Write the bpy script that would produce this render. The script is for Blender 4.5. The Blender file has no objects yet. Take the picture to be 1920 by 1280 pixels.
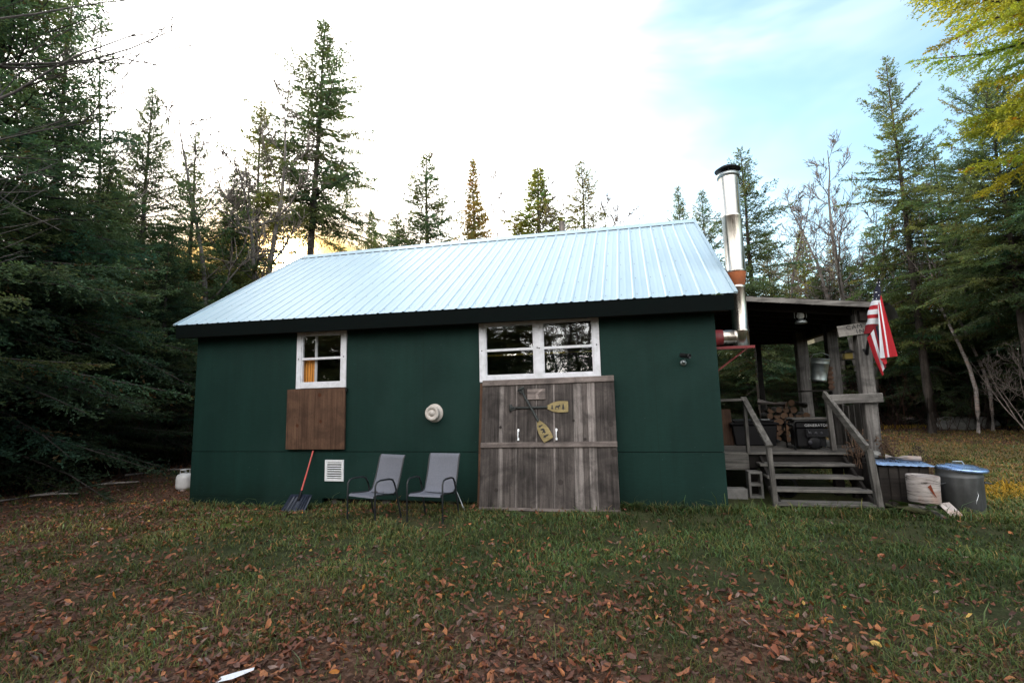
import bpy, math, random
import numpy as np
from mathutils import Vector, Matrix, noise as mnoise

SC = bpy.context.scene
COL = SC.collection
rnd = random.Random(7)
PI = math.pi

# ------------------------------------------------------------------ helpers
def lin(r, g, b):
    f = lambda c: (c/255/12.92) if c/255 <= .04045 else ((c/255+.055)/1.055)**2.4
    return (f(r), f(g), f(b))

def tag(o, label=None, cat=None, group=None, kind=None):
    if label: o['label'] = label
    if cat: o['category'] = cat
    if group: o['group'] = group
    if kind: o['kind'] = kind
    return o

def empty(name, loc=(0, 0, 0), rz=0, label=None, cat=None, group=None):
    o = bpy.data.objects.new(name, None)
    o.empty_display_size = .2
    COL.objects.link(o)
    o.location = loc
    o.rotation_euler = (0, 0, rz)
    return tag(o, label, cat, group)

def basis(d, up=(0, 0, 1)):
    d = Vector(d).normalized()
    u = Vector(up)
    if abs(d.dot(u)) > .98: u = Vector((1, 0, 0)) if abs(d.x) < .9 else Vector((0, 1, 0))
    a = d.cross(u).normalized()
    b = a.cross(d).normalized()
    return d, a, b

class MB:
    def __init__(s): s.v = []; s.f = []; s.c = []; s.sm = []
    def add(s, vs, fs, t=1., smooth=False):
        o = len(s.v)
        s.v += [tuple(v) for v in vs]
        if isinstance(t, (int, float)): t = (t, t, t)
        s.c += [t]*len(vs) if not isinstance(t, list) else t
        s.f += [tuple(i+o for i in f) for f in fs]
        s.sm += [smooth]*len(fs)
        return s
    def box(s, x0, x1, y0, y1, z0, z1, t=1.):
        vs = [(x0,y0,z0),(x1,y0,z0),(x1,y1,z0),(x0,y1,z0),(x0,y0,z1),(x1,y0,z1),(x1,y1,z1),(x0,y1,z1)]
        return s.add(vs, [(0,3,2,1),(4,5,6,7),(0,1,5,4),(1,2,6,5),(2,3,7,6),(3,0,4,7)], t)
    def bar(s, p0, p1, w, h, t=1., up=(0, 0, 1)):
        """rectangular bar from p0 to p1, w across, h along up"""
        p0, p1 = Vector(p0), Vector(p1)
        d, a, b = basis(p1-p0, up)
        vs = []
        for p in (p0, p1):
            for sa, sb in ((-1,-1),(1,-1),(1,1),(-1,1)): vs.append(p+a*sa*w/2+b*sb*h/2)
        return s.add(vs, [(0,1,2,3),(7,6,5,4),(0,4,5,1),(1,5,6,2),(2,6,7,3),(3,7,4,0)], t)
    def tube(s, pts, rad, n=8, t=1., cap=True, squash=1.):
        pts = [Vector(p) for p in pts]
        if isinstance(rad, (int, float)): rad = [rad]*len(pts)
        vs = []; fs = []
        pa = None
        for i, p in enumerate(pts):
            d = pts[min(i+1, len(pts)-1)]-pts[max(i-1, 0)]
            if d.length < 1e-9: d = Vector((0, 0, 1))
            d.normalize()
            if pa is None: d, a, b = basis(d)
            else:
                a = pa-d*pa.dot(d)
                if a.length < 1e-6: d, a, b = basis(d)
                a.normalize(); b = d.cross(a)
            pa = a
            for k in range(n):
                th = 2*PI*k/n
                vs.append(p+(a*math.cos(th)+b*math.sin(th)*squash)*rad[i])
        m = len(pts)
        for i in range(m-1):
            for k in range(n):
                k2 = (k+1) % n
                fs.append((i*n+k, i*n+k2, (i+1)*n+k2, (i+1)*n+k))
        s.add(vs, fs, t, True)
        if cap:
            s.add(vs[:n], [tuple(range(n-1, -1, -1))], t)
            s.add(vs[-n:], [tuple(range(n))], t)
        return s
    def lathe(s, org, axis, prof, n=24, t=1., smooth=True):
        """prof: list of (radius, distance along the axis)"""
        org = Vector(org); d, a, b = basis(axis)
        vs = []; fs = []
        for r, h in prof:
            for k in range(n):
                th = 2*PI*k/n
                vs.append(org+d*h+(a*math.cos(th)+b*math.sin(th))*max(r, 1e-4))
        for i in range(len(prof)-1):
            for k in range(n):
                k2 = (k+1) % n
                fs.append((i*n+k, i*n+k2, (i+1)*n+k2, (i+1)*n+k))
        return s.add(vs, fs, t, smooth)
    def prism(s, poly, org, ux, uy, th, t=1.):
        org, ux, uy = Vector(org), Vector(ux).normalized(), Vector(uy).normalized()
        nz = ux.cross(uy)
        n = len(poly)
        vs = [org+ux*x+uy*y for x, y in poly]+[org+ux*x+uy*y+nz*th for x, y in poly]
        fs = [tuple(range(n-1, -1, -1)), tuple(range(n, 2*n))]
        for i in range(n): fs.append((i, (i+1) % n, n+(i+1) % n, n+i))
        return s.add(vs, fs, t)
    def warp(s, fn): s.v = [fn(*v) for v in s.v]; return s
    def build(s, name, mat, parent=None, bevel=0., loc=None):
        me = bpy.data.meshes.new(name)
        me.from_pydata(s.v, [], s.f)
        me.polygons.foreach_set('use_smooth', s.sm)
        at = me.color_attributes.new('tint', 'FLOAT_COLOR', 'POINT')
        at.data.foreach_set('color', np.array([(c[0], c[1], c[2], 1.) for c in s.c], dtype=np.float32).ravel())
        me.materials.append(mat)
        me.update()
        o = bpy.data.objects.new(name, me)
        COL.objects.link(o)
        if parent is not None: o.parent = parent
        if loc is not None: o.location = loc
        if bevel:
            m = o.modifiers.new('bevel', 'BEVEL'); m.width = bevel; m.segments = 1; m.limit_method = 'ANGLE'
        return o

def np_mesh(name, V, F, C, mat, smooth=False):
    """V (n,3), F (m,k) with constant k, C (n,3)"""
    me = bpy.data.meshes.new(name)
    n, (m, k) = len(V), F.shape
    me.vertices.add(n); me.vertices.foreach_set('co', V.astype(np.float32).ravel())
    me.loops.add(m*k); me.loops.foreach_set('vertex_index', F.astype(np.int32).ravel())
    me.polygons.add(m)
    me.polygons.foreach_set('loop_start', np.arange(0, m*k, k, dtype=np.int32))
    me.polygons.foreach_set('loop_total', np.full(m, k, dtype=np.int32))
    if smooth: me.polygons.foreach_set('use_smooth', np.ones(m, dtype=bool))
    me.update(calc_edges=True)
    at = me.color_attributes.new('tint', 'FLOAT_COLOR', 'POINT')
    at.data.foreach_set('color', np.concatenate([C, np.ones((n, 1))], 1).astype(np.float32).ravel())
    me.materials.append(mat)
    return me

# ------------------------------------------------------------------ materials
class NT:
    def __init__(s, name):
        s.m = bpy.data.materials.new(name); s.m.use_nodes = True
        s.n = s.m.node_tree.nodes; s.l = s.m.node_tree.links
        s.b = s.n['Principled BSDF']; s.out = s.n['Material Output']
    def node(s, t, **k):
        x = s.n.new(t)
        for a, b in k.items(): setattr(x, a, b)
        return x
    def link(s, a, b): s.l.new(a, b)
    def coord(s, scale=(1, 1, 1), kind='Object', rot=(0, 0, 0)):
        c = s.node('ShaderNodeTexCoord'); m = s.node('ShaderNodeMapping')
        m.inputs['Scale'].default_value = scale; m.inputs['Rotation'].default_value = rot
        s.link(c.outputs[kind], m.inputs['Vector']); return m.outputs[0]
    def noise(s, vec, scale=5, detail=4, rough=.6, dist=0.):
        x = s.node('ShaderNodeTexNoise')
        x.inputs['Scale'].default_value = scale; x.inputs['Detail'].default_value = detail
        x.inputs['Roughness'].default_value = rough; x.inputs['Distortion'].default_value = dist
        if vec is not None: s.link(vec, x.inputs['Vector'])
        return x.outputs['Fac']
    def ramp(s, fac, stops):
        x = s.node('ShaderNodeValToRGB'); e = x.color_ramp.elements
        while len(e) < len(stops): e.new(.5)
        for i, (p, c) in enumerate(stops):
            e[i].position = p
            e[i].color = (*c, 1) if not isinstance(c, (int, float)) else (c, c, c, 1)
        s.link(fac, x.inputs[0]); return x.outputs[0]
    def mix(s, a, b, fac, mode='MIX'):
        x = s.node('ShaderNodeMix', data_type='RGBA', blend_type=mode)
        def put(v, i):
            if isinstance(v, tuple): x.inputs[i].default_value = (*v, 1)
            else: s.link(v, x.inputs[i])
        put(a, 6); put(b, 7)
        if isinstance(fac, (int, float)): x.inputs[0].default_value = fac
        else: s.link(fac, x.inputs[0])
        return x.outputs[2]
    def tint(s):
        x = s.node('ShaderNodeAttribute', attribute_name='tint'); return x.outputs['Color']
    def bump(s, h, strength=.3, dist=.01):
        x = s.node('ShaderNodeBump'); x.inputs['Strength'].default_value = strength; x.inputs['Distance'].default_value = dist
        s.link(h, x.inputs['Height']); s.link(x.outputs[0], s.b.inputs['Normal'])
    def set(s, color=None, rough=None, metal=None, spec=None):
        if color is not None:
            if isinstance(color, tuple): s.b.inputs['Base Color'].default_value = (*color, 1)
            else: s.link(color, s.b.inputs['Base Color'])
        if rough is not None:
            if isinstance(rough, (int, float)): s.b.inputs['Roughness'].default_value = rough
            else: s.link(rough, s.b.inputs['Roughness'])
        if metal is not None: s.b.inputs['Metallic'].default_value = metal
        if spec is not None: s.b.inputs['Specular IOR Level'].default_value = spec
        return s

def mat_wood(name, dark, light, axis='z', rough=.85, stain=.55):
    t = NT(name)
    st = {'x': (1.2, 26, 26), 'y': (26, 1.2, 26), 'z': (26, 26, 1.2)}[axis]
    g = t.noise(t.coord(st), 1.0, 6, .65, .4)
    c = t.ramp(g, [(.3, dark), (.72, light)])
    big = t.noise(t.coord((2.3, 2.3, 2.3)), 1.4, 3, .6, .6)
    c = t.mix(c, t.ramp(big, [(.36, stain), (.58, 1.)]), .85, 'MULTIPLY')
    sp = t.noise(t.coord((60, 60, 60)), 1., 2, .5)
    c = t.mix(c, t.ramp(sp, [(.3, .82), (.7, 1.1)]), .8, 'MULTIPLY')
    c = t.mix(c, t.tint(), 1., 'MULTIPLY')
    t.set(c, rough, spec=.25); t.bump(g, .5, .004)
    return t.m

def mat_plain(name, col, rough=.6, metal=0., var=.25, scale=6., bump=0., spec=.5, stretch=(1, 1, 1)):
    t = NT(name)
    v = t.coord(stretch)
    g = t.noise(v, scale, 5, .65)
    c = t.mix(tuple(col), t.ramp(g, [(.25, 1-var), (.75, 1+var*.6)]), 1., 'MULTIPLY')
    c = t.mix(c, t.tint(), 1., 'MULTIPLY')
    r = t.ramp(g, [(.2, max(0, rough-.12)), (.8, min(1, rough+.12))])
    t.set(c, r, metal, spec)
    if bump: t.bump(t.noise(v, scale*6, 4, .7), bump, .004)
    return t.m

M = {}
M['green'] = None
def green_wall():
    t = NT('green_paint')
    g = t.noise(t.coord((1, 1, .35)), 1.6, 6, .6, .4)
    c = t.ramp(g, [(.3, (.0034, .0190, .0152)), (.7, (.0056, .0275, .0215))])
    stk = t.noise(t.coord((9, 9, .22)), 1.2, 5, .65)
    c = t.mix(c, t.ramp(stk, [(.32, .72), (.68, 1.18)]), .35, 'MULTIPLY')
    f = t.noise(t.coord((8, 8, 40)), 1, 5, .7)
    c = t.mix(c, t.ramp(f, [(.3, .8), (.7, 1.12)]), .8, 'MULTIPLY')
    # dirt splashed up from the ground
    cz = t.node('ShaderNodeSeparateXYZ'); t.link(t.coord(), cz.inputs[0])
    zz = t.node('ShaderNodeMath', operation='ADD'); t.link(cz.outputs[2], zz.inputs[0])
    n2 = t.node('ShaderNodeMath', operation='MULTIPLY'); n2.inputs[1].default_value = .5
    t.link(t.noise(t.coord(), 3., 5, .7), n2.inputs[0]); t.link(n2.outputs[0], zz.inputs[1])
    c = t.mix(c, t.ramp(zz.outputs[0], [(.22, (.55, .6, .5)), (.6, (1., 1., 1.))]), .8, 'MULTIPLY')
    fx = t.node('ShaderNodeMath', operation='MULTIPLY_ADD'); t.link(cz.outputs[0], fx.inputs[0]); fx.inputs[1].default_value = 1/1.22; fx.inputs[2].default_value = 10.23
    fr = t.node('ShaderNodeMath', operation='FRACT'); t.link(fx.outputs[0], fr.inputs[0])
    c = t.mix(c, (.004, .008, .007), t.ramp(fr.outputs[0], [(.0, .75), (.006, 0.)]))
    fd = t.noise(t.coord((.8, 1, .8)), 1.1, 3, .5, .8)
    c = t.mix(c, (.010, .031, .026), t.ramp(fd, [(.52, 0.), (.75, .5)]))
    sp = t.noise(t.coord(), 38., 2, .5)
    c = t.mix(c, (.16, .2, .19), t.ramp(sp, [(.755, 0.), (.77, .5)]))
    c = t.mix(c, t.tint(), 1., 'MULTIPLY')
    t.set(c, .7, spec=.18); t.bump(t.noise(t.coord((6, 6, 30)), 1.5, 6, .7), .35, .004)
    return t.m
M['green'] = green_wall()
M['darkgreen'] = mat_plain('fascia_paint', (.0022, .0042, .0040), .8, var=.35, scale=3, spec=.06)
M['soffit'] = mat_plain('soffit_board', (.02, .017, .014), .9, var=.4, scale=3)

def roof_mat():
    t = NT('white_metal_roofing')
    g = t.noise(t.coord((6, .7, .7)), 1., 5, .6, .5)
    c = t.ramp(g, [(.3, (.35, .465, .53)), (.7, (.41, .52, .58))])
    s2 = t.noise(t.coord((1, 1, 1)), 55., 2, .5)
    c = t.mix(c, (.2, .2, .2), t.ramp(s2, [(.79, 0.), (.80, .6)]))
    c = t.mix(c, t.tint(), 1., 'MULTIPLY')
    t.set(c, t.ramp(g, [(.2, .34), (.8, .5)]), .15, .5)
    return t.m
M['roof'] = roof_mat()

def white_paint():
    t = NT('white_paint')
    g = t.noise(t.coord((3, 3, 3)), 2.2, 6, .7, .6)
    c = t.ramp(g, [(.28, (.50, .51, .53)), (.6, (.66, .67, .71))])
    f = t.noise(t.coord((9, 9, 9)), 3., 6, .75)
    c = t.mix(c, (.30, .26, .22), t.ramp(f, [(.68, 0.), (.76, .75)]))
    c = t.mix(c, t.tint(), 1., 'MULTIPLY')
    t.set(c, .5, spec=.4); t.bump(f, .2, .003)
    return t.m
M['white'] = white_paint()

def glass_mat():
    t = NT('window_glass')
    tr = t.node('ShaderNodeBsdfTransparent'); tr.inputs[0].default_value = (.97, .98, .975, 1)
    gl = t.node('ShaderNodeBsdfGlossy'); gl.inputs['Roughness'].default_value = .012
    gl.inputs['Color'].default_value = (.95, .97, 1., 1)
    w = t.noise(t.coord(), 2.2, 2, .5)
    bp = t.node('ShaderNodeBump'); bp.inputs['Strength'].default_value = .06; bp.inputs['Distance'].default_value = .02
    t.link(w, bp.inputs['Height']); t.link(bp.outputs[0], gl.inputs['Normal'])
    fr = t.node('ShaderNodeLayerWeight'); fr.inputs['Blend'].default_value = .5
    pw = t.node('ShaderNodeMath', operation='POWER'); t.link(fr.outputs['Facing'], pw.inputs[0]); pw.inputs[1].default_value = 3.
    a = t.node('ShaderNodeMath', operation='MULTIPLY_ADD'); a.inputs[1].default_value = .8; a.inputs[2].default_value = .12
    t.link(pw.outputs[0], a.inputs[0])
    mx = t.node('ShaderNodeMixShader'); t.link(a.outputs[0], mx.inputs[0]); t.link(tr.outputs[0], mx.inputs[1]); t.link(gl.outputs[0], mx.inputs[2])
    t.link(mx.outputs[0], t.out.inputs['Surface'])
    return t.m
M['glass'] = glass_mat()
M['interior'] = mat_plain('interior_panelling', (.035, .022, .013), .9)
M['curtain'] = mat_plain('orange_curtain', (.80, .33, .06), .9, var=.45, scale=4, stretch=(9, 9, 1))
M['grey_z'] = mat_wood('weathered_wood_upright', (.030, .027, .024), (.155, .145, .132), 'z')
M['grey_x'] = mat_wood('weathered_wood_level', (.036, .033, .029), (.175, .165, .15), 'x')
M['grey_y'] = mat_wood('weathered_wood_deep', (.036, .033, .029), (.165, .155, .14), 'y')
M['post'] = mat_wood('peeling_post_wood', (.040, .035, .031), (.25, .235, .22), 'z', stain=.45)
M['plank'] = mat_wood('peeling_plank_wood', (.055, .05, .045), (.28, .265, .245), 'x', stain=.45)
M['panel'] = mat_wood('old_barn_board', (.042, .034, .030), (.19, .155, .14), 'z', stain=.36)
M['panel_x'] = mat_wood('old_barn_rail', (.075, .06, .055), (.24, .20, .18), 'x', stain=.5)
M['brown'] = mat_wood('brown_board', (.060, .030, .018), (.135, .075, .046), 'z', stain=.6)
M['dark_wood'] = mat_wood('dark_rough_wood', (.012, .010, .009), (.04, .033, .028), 'x')
M['steel'] = mat_plain('stainless_steel', (.56, .52, .46), .30, 1., var=.55, scale=3, stretch=(6, 6, .5))
M['galv'] = mat_plain('galvanised_steel', (.36, .40, .40), .42, .9, var=.35, scale=9)
M['blackmetal'] = mat_plain('black_metal', (.012, .012, .012), .5, .3)
M['blackplastic'] = mat_plain('black_plastic', (.006, .006, .007), .5, spec=.2)
M['red'] = mat_plain('red_paint', (.22, .018, .02), .6, var=.4)
M['rust'] = mat_plain('rust', (.30, .085, .025), .8, var=.5)
M['redhandle'] = mat_plain('red_shovel_handle', (.45, .045, .03), .45, var=.3)
M['navy'] = mat_plain('dark_blue_plastic', (.016, .022, .038), .4, var=.4, scale=10)
M['sling'] = mat_plain('grey_sling_fabric', (.175, .18, .215), .8, var=.22, scale=60, bump=.3)
M['sling'].node_tree.nodes['Principled BSDF'].inputs['Alpha'].default_value = .80
M['chairframe'] = mat_plain('dark_chair_frame', (.012, .014, .016), .45)
M['beige'] = mat_plain('beige_plastic', (.44, .40, .36), .55, var=.15)
M['ventwhite'] = mat_plain('white_plastic', (.70, .71, .72), .45, var=.12)
M['slot'] = mat_plain('vent_shadow_slot', (.10, .11, .10), .9)
M['tank'] = mat_plain('tank_paint', (.66, .66, .66), .45, var=.2)
M['trash'] = mat_plain('dark_galvanised_can', (.095, .098, .10), .55, .35, var=.4, scale=5)
M['lid'] = mat_plain('bright_galvanised_lid', (.30, .44, .70), .28, .75, var=.3, scale=8)
M['sheet'] = mat_plain('sky_tinted_tin', (.36, .52, .82), .26, .6, var=.3, scale=5)  # blue of the reflected sky is put into the base colour
M['cloth'] = mat_plain('flag_cloth', (1., 1., 1.), .85, var=.08)
M['black'] = mat_plain('black_ink', (.012, .012, .012), .7)
M['dulltext'] = mat_plain('faded_lettering', (.02, .02, .02), .8)
M['whitetext'] = mat_plain('white_lettering', (.38, .38, .38), .6)
M['block'] = mat_plain('concrete_block', (.17, .165, .155), .95, var=.35, scale=12, bump=.5)
M['rock'] = mat_plain('grey_rock', (.20, .20, .19), .9, var=.5, scale=5, bump=.8)
M['bark'] = mat_wood('conifer_bark', (.030, .024, .020), (.095, .08, .07), 'z', rough=.95)
M['greybark'] = mat_wood('grey_bark', (.075, .066, .058), (.24, .215, .195), 'z', rough=.95)
M['palebark'] = mat_wood('pale_twig_bark', (.16, .13, .11), (.33, .28, .25), 'z', rough=.95)
M['logend'] = mat_plain('cut_log_end', (.10, .055, .03), .9, var=.4, scale=14)
M['yellow'] = mat_wood('yellow_paddle_paint', (.19, .145, .06), (.35, .275, .125), 'x', rough=.6, stain=.7)
M['paddlegrip'] = mat_plain('dark_paddle_shaft', (.018, .022, .020), .6, var=.4)
M['paper'] = mat_plain('white_paper', (.75, .76, .78), .7, var=.1)
M['feeder'] = mat_plain('yellowed_feeder', (.16, .12, .02), .5, var=.4)
M['lampglass'] = mat_plain('lantern_glass', (.50, .52, .50), .15, var=.2)

def birch_mat():
    t = NT('birch_bark')
    g = t.noise(t.coord((2.5, 2.5, 22)), 1.3, 5, .7, .5)
    c = t.ramp(g, [(.36, (.05, .04, .035)), (.46, (.25, .22, .205)), (.7, (.42, .385, .36))])
    h = t.noise(t.coord((3, 3, 3)), 1.2, 3, .6)
    c = t.mix(c, (.34, .22, .17), t.ramp(h, [(.5, 0.), (.72, .8)]))
    c = t.mix(c, t.tint(), 1., 'MULTIPLY')
    t.set(c, .85, spec=.2); t.bump(g, .3, .006)
    return t.m
M['birch'] = birch_mat()

def leaf_mat(name, trans=.3, rough=.7, objcol=False, spec=.15):
    t = NT(name)
    c = t.tint()
    if objcol:
        oi = t.node('ShaderNodeObjectInfo'); c = t.mix(c, oi.outputs['Color'], 1., 'MULTIPLY')
    t.set(c, rough, spec=spec)
    tr = t.node('ShaderNodeBsdfTranslucent')
    br = t.mix(c, (1.5, 1.45, .8), 1., 'MULTIPLY'); t.link(br, tr.inputs[0])
    mx = t.node('ShaderNodeMixShader'); mx.inputs[0].default_value = trans
    t.link(t.b.outputs[0], mx.inputs[1]); t.link(tr.outputs[0], mx.inputs[2]); t.link(mx.outputs[0], t.out.inputs['Surface'])
    return t.m
M['needle'] = leaf_mat('conifer_needles', .42, .65, True)
M['grass'] = leaf_mat('grass_blades', .3, .7)
M['litter'] = leaf_mat('fallen_leaves', .12, .6, spec=.35)
M['fern'] = leaf_mat('fern_green', .25, .7)

# ------------------------------------------------------------------ camera
CAMP = Vector((7.957, -7.471, 1.577))
F_ = Vector((-.2372, .9641, .1197)); 
def make_camera():
    f, pit, roll, yaw = 915.25, .1200, -.0244, .2412
    fw = Vector((-math.sin(yaw)*math.cos(pit), math.cos(yaw)*math.cos(pit), math.sin(pit)))
    r = Vector((math.cos(yaw), math.sin(yaw), 0)); u = r.cross(fw)
    r2 = r*math.cos(roll)+u*math.sin(roll); u2 = -r*math.sin(roll)+u*math.cos(roll)
    cd = bpy.data.cameras.new('camera'); o = bpy.data.objects.new('camera', cd); COL.objects.link(o)
    m = Matrix((r2, u2, -fw)).transposed().to_4x4(); m.translation = CAMP
    o.matrix_world = m
    cd.sensor_width = 36; cd.lens = f/1920*36; cd.clip_start = .05; cd.clip_end = 2000
    SC.camera = o
make_camera()

# ------------------------------------------------------------------ light and sky
SUN = Vector((-.605, .7496, .2685)).normalized()
def make_light():
    ld = bpy.data.lights.new('sun', 'SUN'); ld.energy = 5.0; ld.angle = math.radians(.5); ld.color = (1., .80, .50)
    o = bpy.data.objects.new('sun', ld); COL.objects.link(o)
    o.rotation_euler = SUN.to_track_quat('Z', 'Y').to_euler(); o.location = SUN*60
    w = bpy.data.worlds.new('World'); SC.world = w; w.use_nodes = True
    n, l = w.node_tree.nodes, w.node_tree.links
    bg = n['Background']
    sky = n.new('ShaderNodeTexSky'); sky.sky_type = 'NISHITA'; sky.sun_disc = False
    sky.sun_elevation = math.asin(SUN.z)
    sky.sun_rotation = math.atan2(SUN.x, SUN.y)
    sky.air_density = 1.; sky.dust_density = 1.2; sky.ozone_density = 1.4
    tc = n.new('ShaderNodeTexCoord')
    def math_(op, a, b=None, c=None):
        x = n.new('ShaderNodeMath'); x.operation = op
        for i, v in enumerate((a, b, c)):
            if v is None: continue
            if isinstance(v, (int, float)): x.inputs[i].default_value = v
            else: l.new(v, x.inputs[i])
        return x.outputs[0]
    dt = n.new('ShaderNodeVectorMath'); dt.operation = 'DOT_PRODUCT'
    l.new(tc.outputs['Generated'], dt.inputs[0]); dt.inputs[1].default_value = SUN
    d = math_('MAXIMUM', dt.outputs['Value'], 0.)
    # thin bright cloud: streaky noise, thicker towards the sun
    mp = n.new('ShaderNodeMapping'); mp.inputs['Scale'].default_value = (1.6, 2.6, 5.); mp.inputs['Rotation'].default_value = (.25, .15, .5)
    l.new(tc.outputs['Generated'], mp.inputs[0])
    ns = n.new('ShaderNodeTexNoise'); ns.inputs['Scale'].default_value = 1.3; ns.inputs['Detail'].default_value = 4; ns.inputs['Roughness'].default_value = .55; ns.inputs['Distortion'].default_value = .5
    l.new(mp.outputs[0], ns.inputs['Vector'])
    cl = math_('MULTIPLY_ADD', math_('POWER', d, 4.), .9, math_('MULTIPLY_ADD', ns.outputs['Fac'], 1.1, -.44))
    rp = n.new('ShaderNodeValToRGB'); rp.color_ramp.elements[0].position = .0; rp.color_ramp.elements[1].position = .75; rp.color_ramp.interpolation = 'EASE'
    rp.color_ramp.elements[0].color = (0, 0, 0, 1); rp.color_ramp.elements[1].color = (1, 1, 1, 1)
    l.new(cl, rp.inputs[0])
    mx = n.new('ShaderNodeMix'); mx.data_type = 'RGBA'; mx.clamp_factor = True
    sx = n.new('ShaderNodeSeparateXYZ'); l.new(tc.outputs['Generated'], sx.inputs[0])
    back = math_('MULTIPLY', math_('MAXIMUM', math_('MULTIPLY', sx.outputs['Y'], -1.), 0.), 1.55)  # unseen cloud behind the camera, added to brighten the cabin front
    dn = math_('MAXIMUM', math_('MULTIPLY_ADD', math_('SUBTRACT', ns.outputs['Fac'], .5), .34, d), 0.)
    amt = math_('MINIMUM', math_('ADD', math_('MULTIPLY_ADD', math_('POWER', dn, 9.), 1.3, .10), back), 1.)
    l.new(math_('MULTIPLY', math_('ADD', rp.outputs[0], math_('MULTIPLY', back, .4)), amt), mx.inputs[0])
    sc = n.new('ShaderNodeMix'); sc.data_type = 'RGBA'; sc.blend_type = 'MULTIPLY'; sc.inputs[0].default_value = 1.
    l.new(sky.outputs[0], sc.inputs[6]); sc.inputs[7].default_value = (SKYC[0], SKYC[1], SKYC[2], 1)
    l.new(sc.outputs[2], mx.inputs[6]); mx.inputs[7].default_value = (CLOUD[0], CLOUD[1], CLOUD[2], 1)
    # aureole around the low sun
    g1 = math_('MULTIPLY', math_('POWER', d, 400.), 12.)
    g2 = math_('MULTIPLY', math_('POWER', d, 3000.), 900.)
    ad = n.new('ShaderNodeMix'); ad.data_type = 'RGBA'; ad.blend_type = 'ADD'; ad.inputs[0].default_value = 1.
    gc = n.new('ShaderNodeMix'); gc.data_type = 'RGBA'; gc.blend_type = 'MULTIPLY'; gc.inputs[0].default_value = 1.
    l.new(math_('ADD', g1, g2), gc.inputs[6]); gc.inputs[7].default_value = (1., .70, .34, 1)
    gold = n.new('ShaderNodeMix'); gold.data_type = 'RGBA'; gold.clamp_factor = True
    lowz = math_('MINIMUM', math_('MAXIMUM', math_('MULTIPLY', math_('SUBTRACT', .44, sx.outputs['Z']), 5.), 0.), 1.)
    l.new(math_('MULTIPLY', math_('MULTIPLY', math_('POWER', d, 28.), 1.6), lowz), gold.inputs[0]); l.new(mx.outputs[2], gold.inputs[6]); gold.inputs[7].default_value = (11., 7.0, 2.4, 1)
    l.new(gold.outputs[2], ad.inputs[6]); l.new(gc.outputs[2], ad.inputs[7])
    l.new(ad.outputs[2], bg.inputs[0]); bg.inputs[1].default_value = .145
SKYC = (2.75, 3.05, 2.85); CLOUD = (56., 52.5, 49.5)
make_light()
cy = SC.cycles
cy.max_bounces = 5; cy.diffuse_bounces = 3; cy.glossy_bounces = 3; cy.transmission_bounces = 3; cy.transparent_max_bounces = 6; cy.caustics_reflective = False; cy.caustics_refractive = False
SC.view_settings.view_transform = 'Standard'; SC.view_settings.look = 'None'
SC.view_settings.exposure = 0; SC.view_settings.gamma = 1

# ------------------------------------------------------------------ ground
def sstep(a, b, x):
    t = np.clip((x-a)/(b-a), 0, 1); return t*t*(3-2*t)
def gz(x, y):
    x = np.asarray(x, float); y = np.asarray(y, float)
    near = np.exp(-np.maximum(0, np.abs(y+.1)-.25)**2/.35)
    prof = np.where(x < 2, -.12, 0)+np.where(x >= 2, np.clip((x-2)/5.5*.15-.12, -.12, .05), 0)
    prof = prof*(1-sstep(9.1, 9.7, x))*sstep(-3., -1., x)
    z = near*prof
    z = z+.022*np.sin(x*1.3+y*.7)*np.sin(y*1.1-x*.5)+.012*np.sin(x*3.1)*np.sin(y*2.7)
    far = np.hypot(x-8, y)
    return z+sstep(18, 40, far)*.25*np.sin(x*.13)*np.sin(y*.11)
def gz1(x, y): return float(gz(x, y))

def ground_mat():
    t = NT('lawn_soil')
    g = t.noise(t.coord(), 2.2, 8, .7, .3)
    grass = t.ramp(g, [(.3, (.030, .036, .015)), (.5, (.052, .058, .024)), (.68, (.072, .060, .032))])
    fine = t.noise(t.coord(), 45., 6, .75)
    grass = t.mix(grass, t.ramp(fine, [(.28, .45), (.72, 1.5)]), 1., 'MULTIPLY')
    # leaf litter
    v = t.node('ShaderNodeTexVoronoi'); v.inputs['Scale'].default_value = 34.; t.link(t.coord(), v.inputs['Vector'])
    lf = t.ramp(v.outputs['Color'], [(.15, (.045, .026, .018)), (.5, (.12, .062, .038)), (.85, (.19, .115, .08))])
    lf = t.mix(lf, t.ramp(fine, [(.28, .4), (.72, 1.35)]), 1., 'MULTIPLY')
    moss = t.mix((.085, .105, .022), t.ramp(fine, [(.28, .5), (.72, 1.4)]), 1., 'MULTIPLY')
    straw = t.mix((.16, .115, .052), t.ramp(fine, [(.28, .55), (.72, 1.35)]), 1., 'MULTIPLY')
    a = t.tint(); sp = t.node('ShaderNodeSeparateColor'); t.link(a, sp.inputs[0])
    pn = t.noise(t.coord(), 1.1, 6, .65, .6)
    def mask(ch, lo, hi):
        s = t.node('ShaderNodeMath', operation='ADD'); t.link(ch, s.inputs[0]); t.link(pn, s.inputs[1])
        return t.ramp(s.outputs[0], [(lo, 0.), (hi, 1.)])
    c = t.mix(grass, straw, mask(sp.outputs[2], .8, 1.15))
    c = t.mix(c, moss, mask(sp.outputs[1], .86, 1.0))
    c = t.mix(c, lf, mask(sp.outputs[0], .82, 1.05))
    t.set(c, .95, spec=.1); t.bump(fine, .8, .03)
    return t.m

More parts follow.
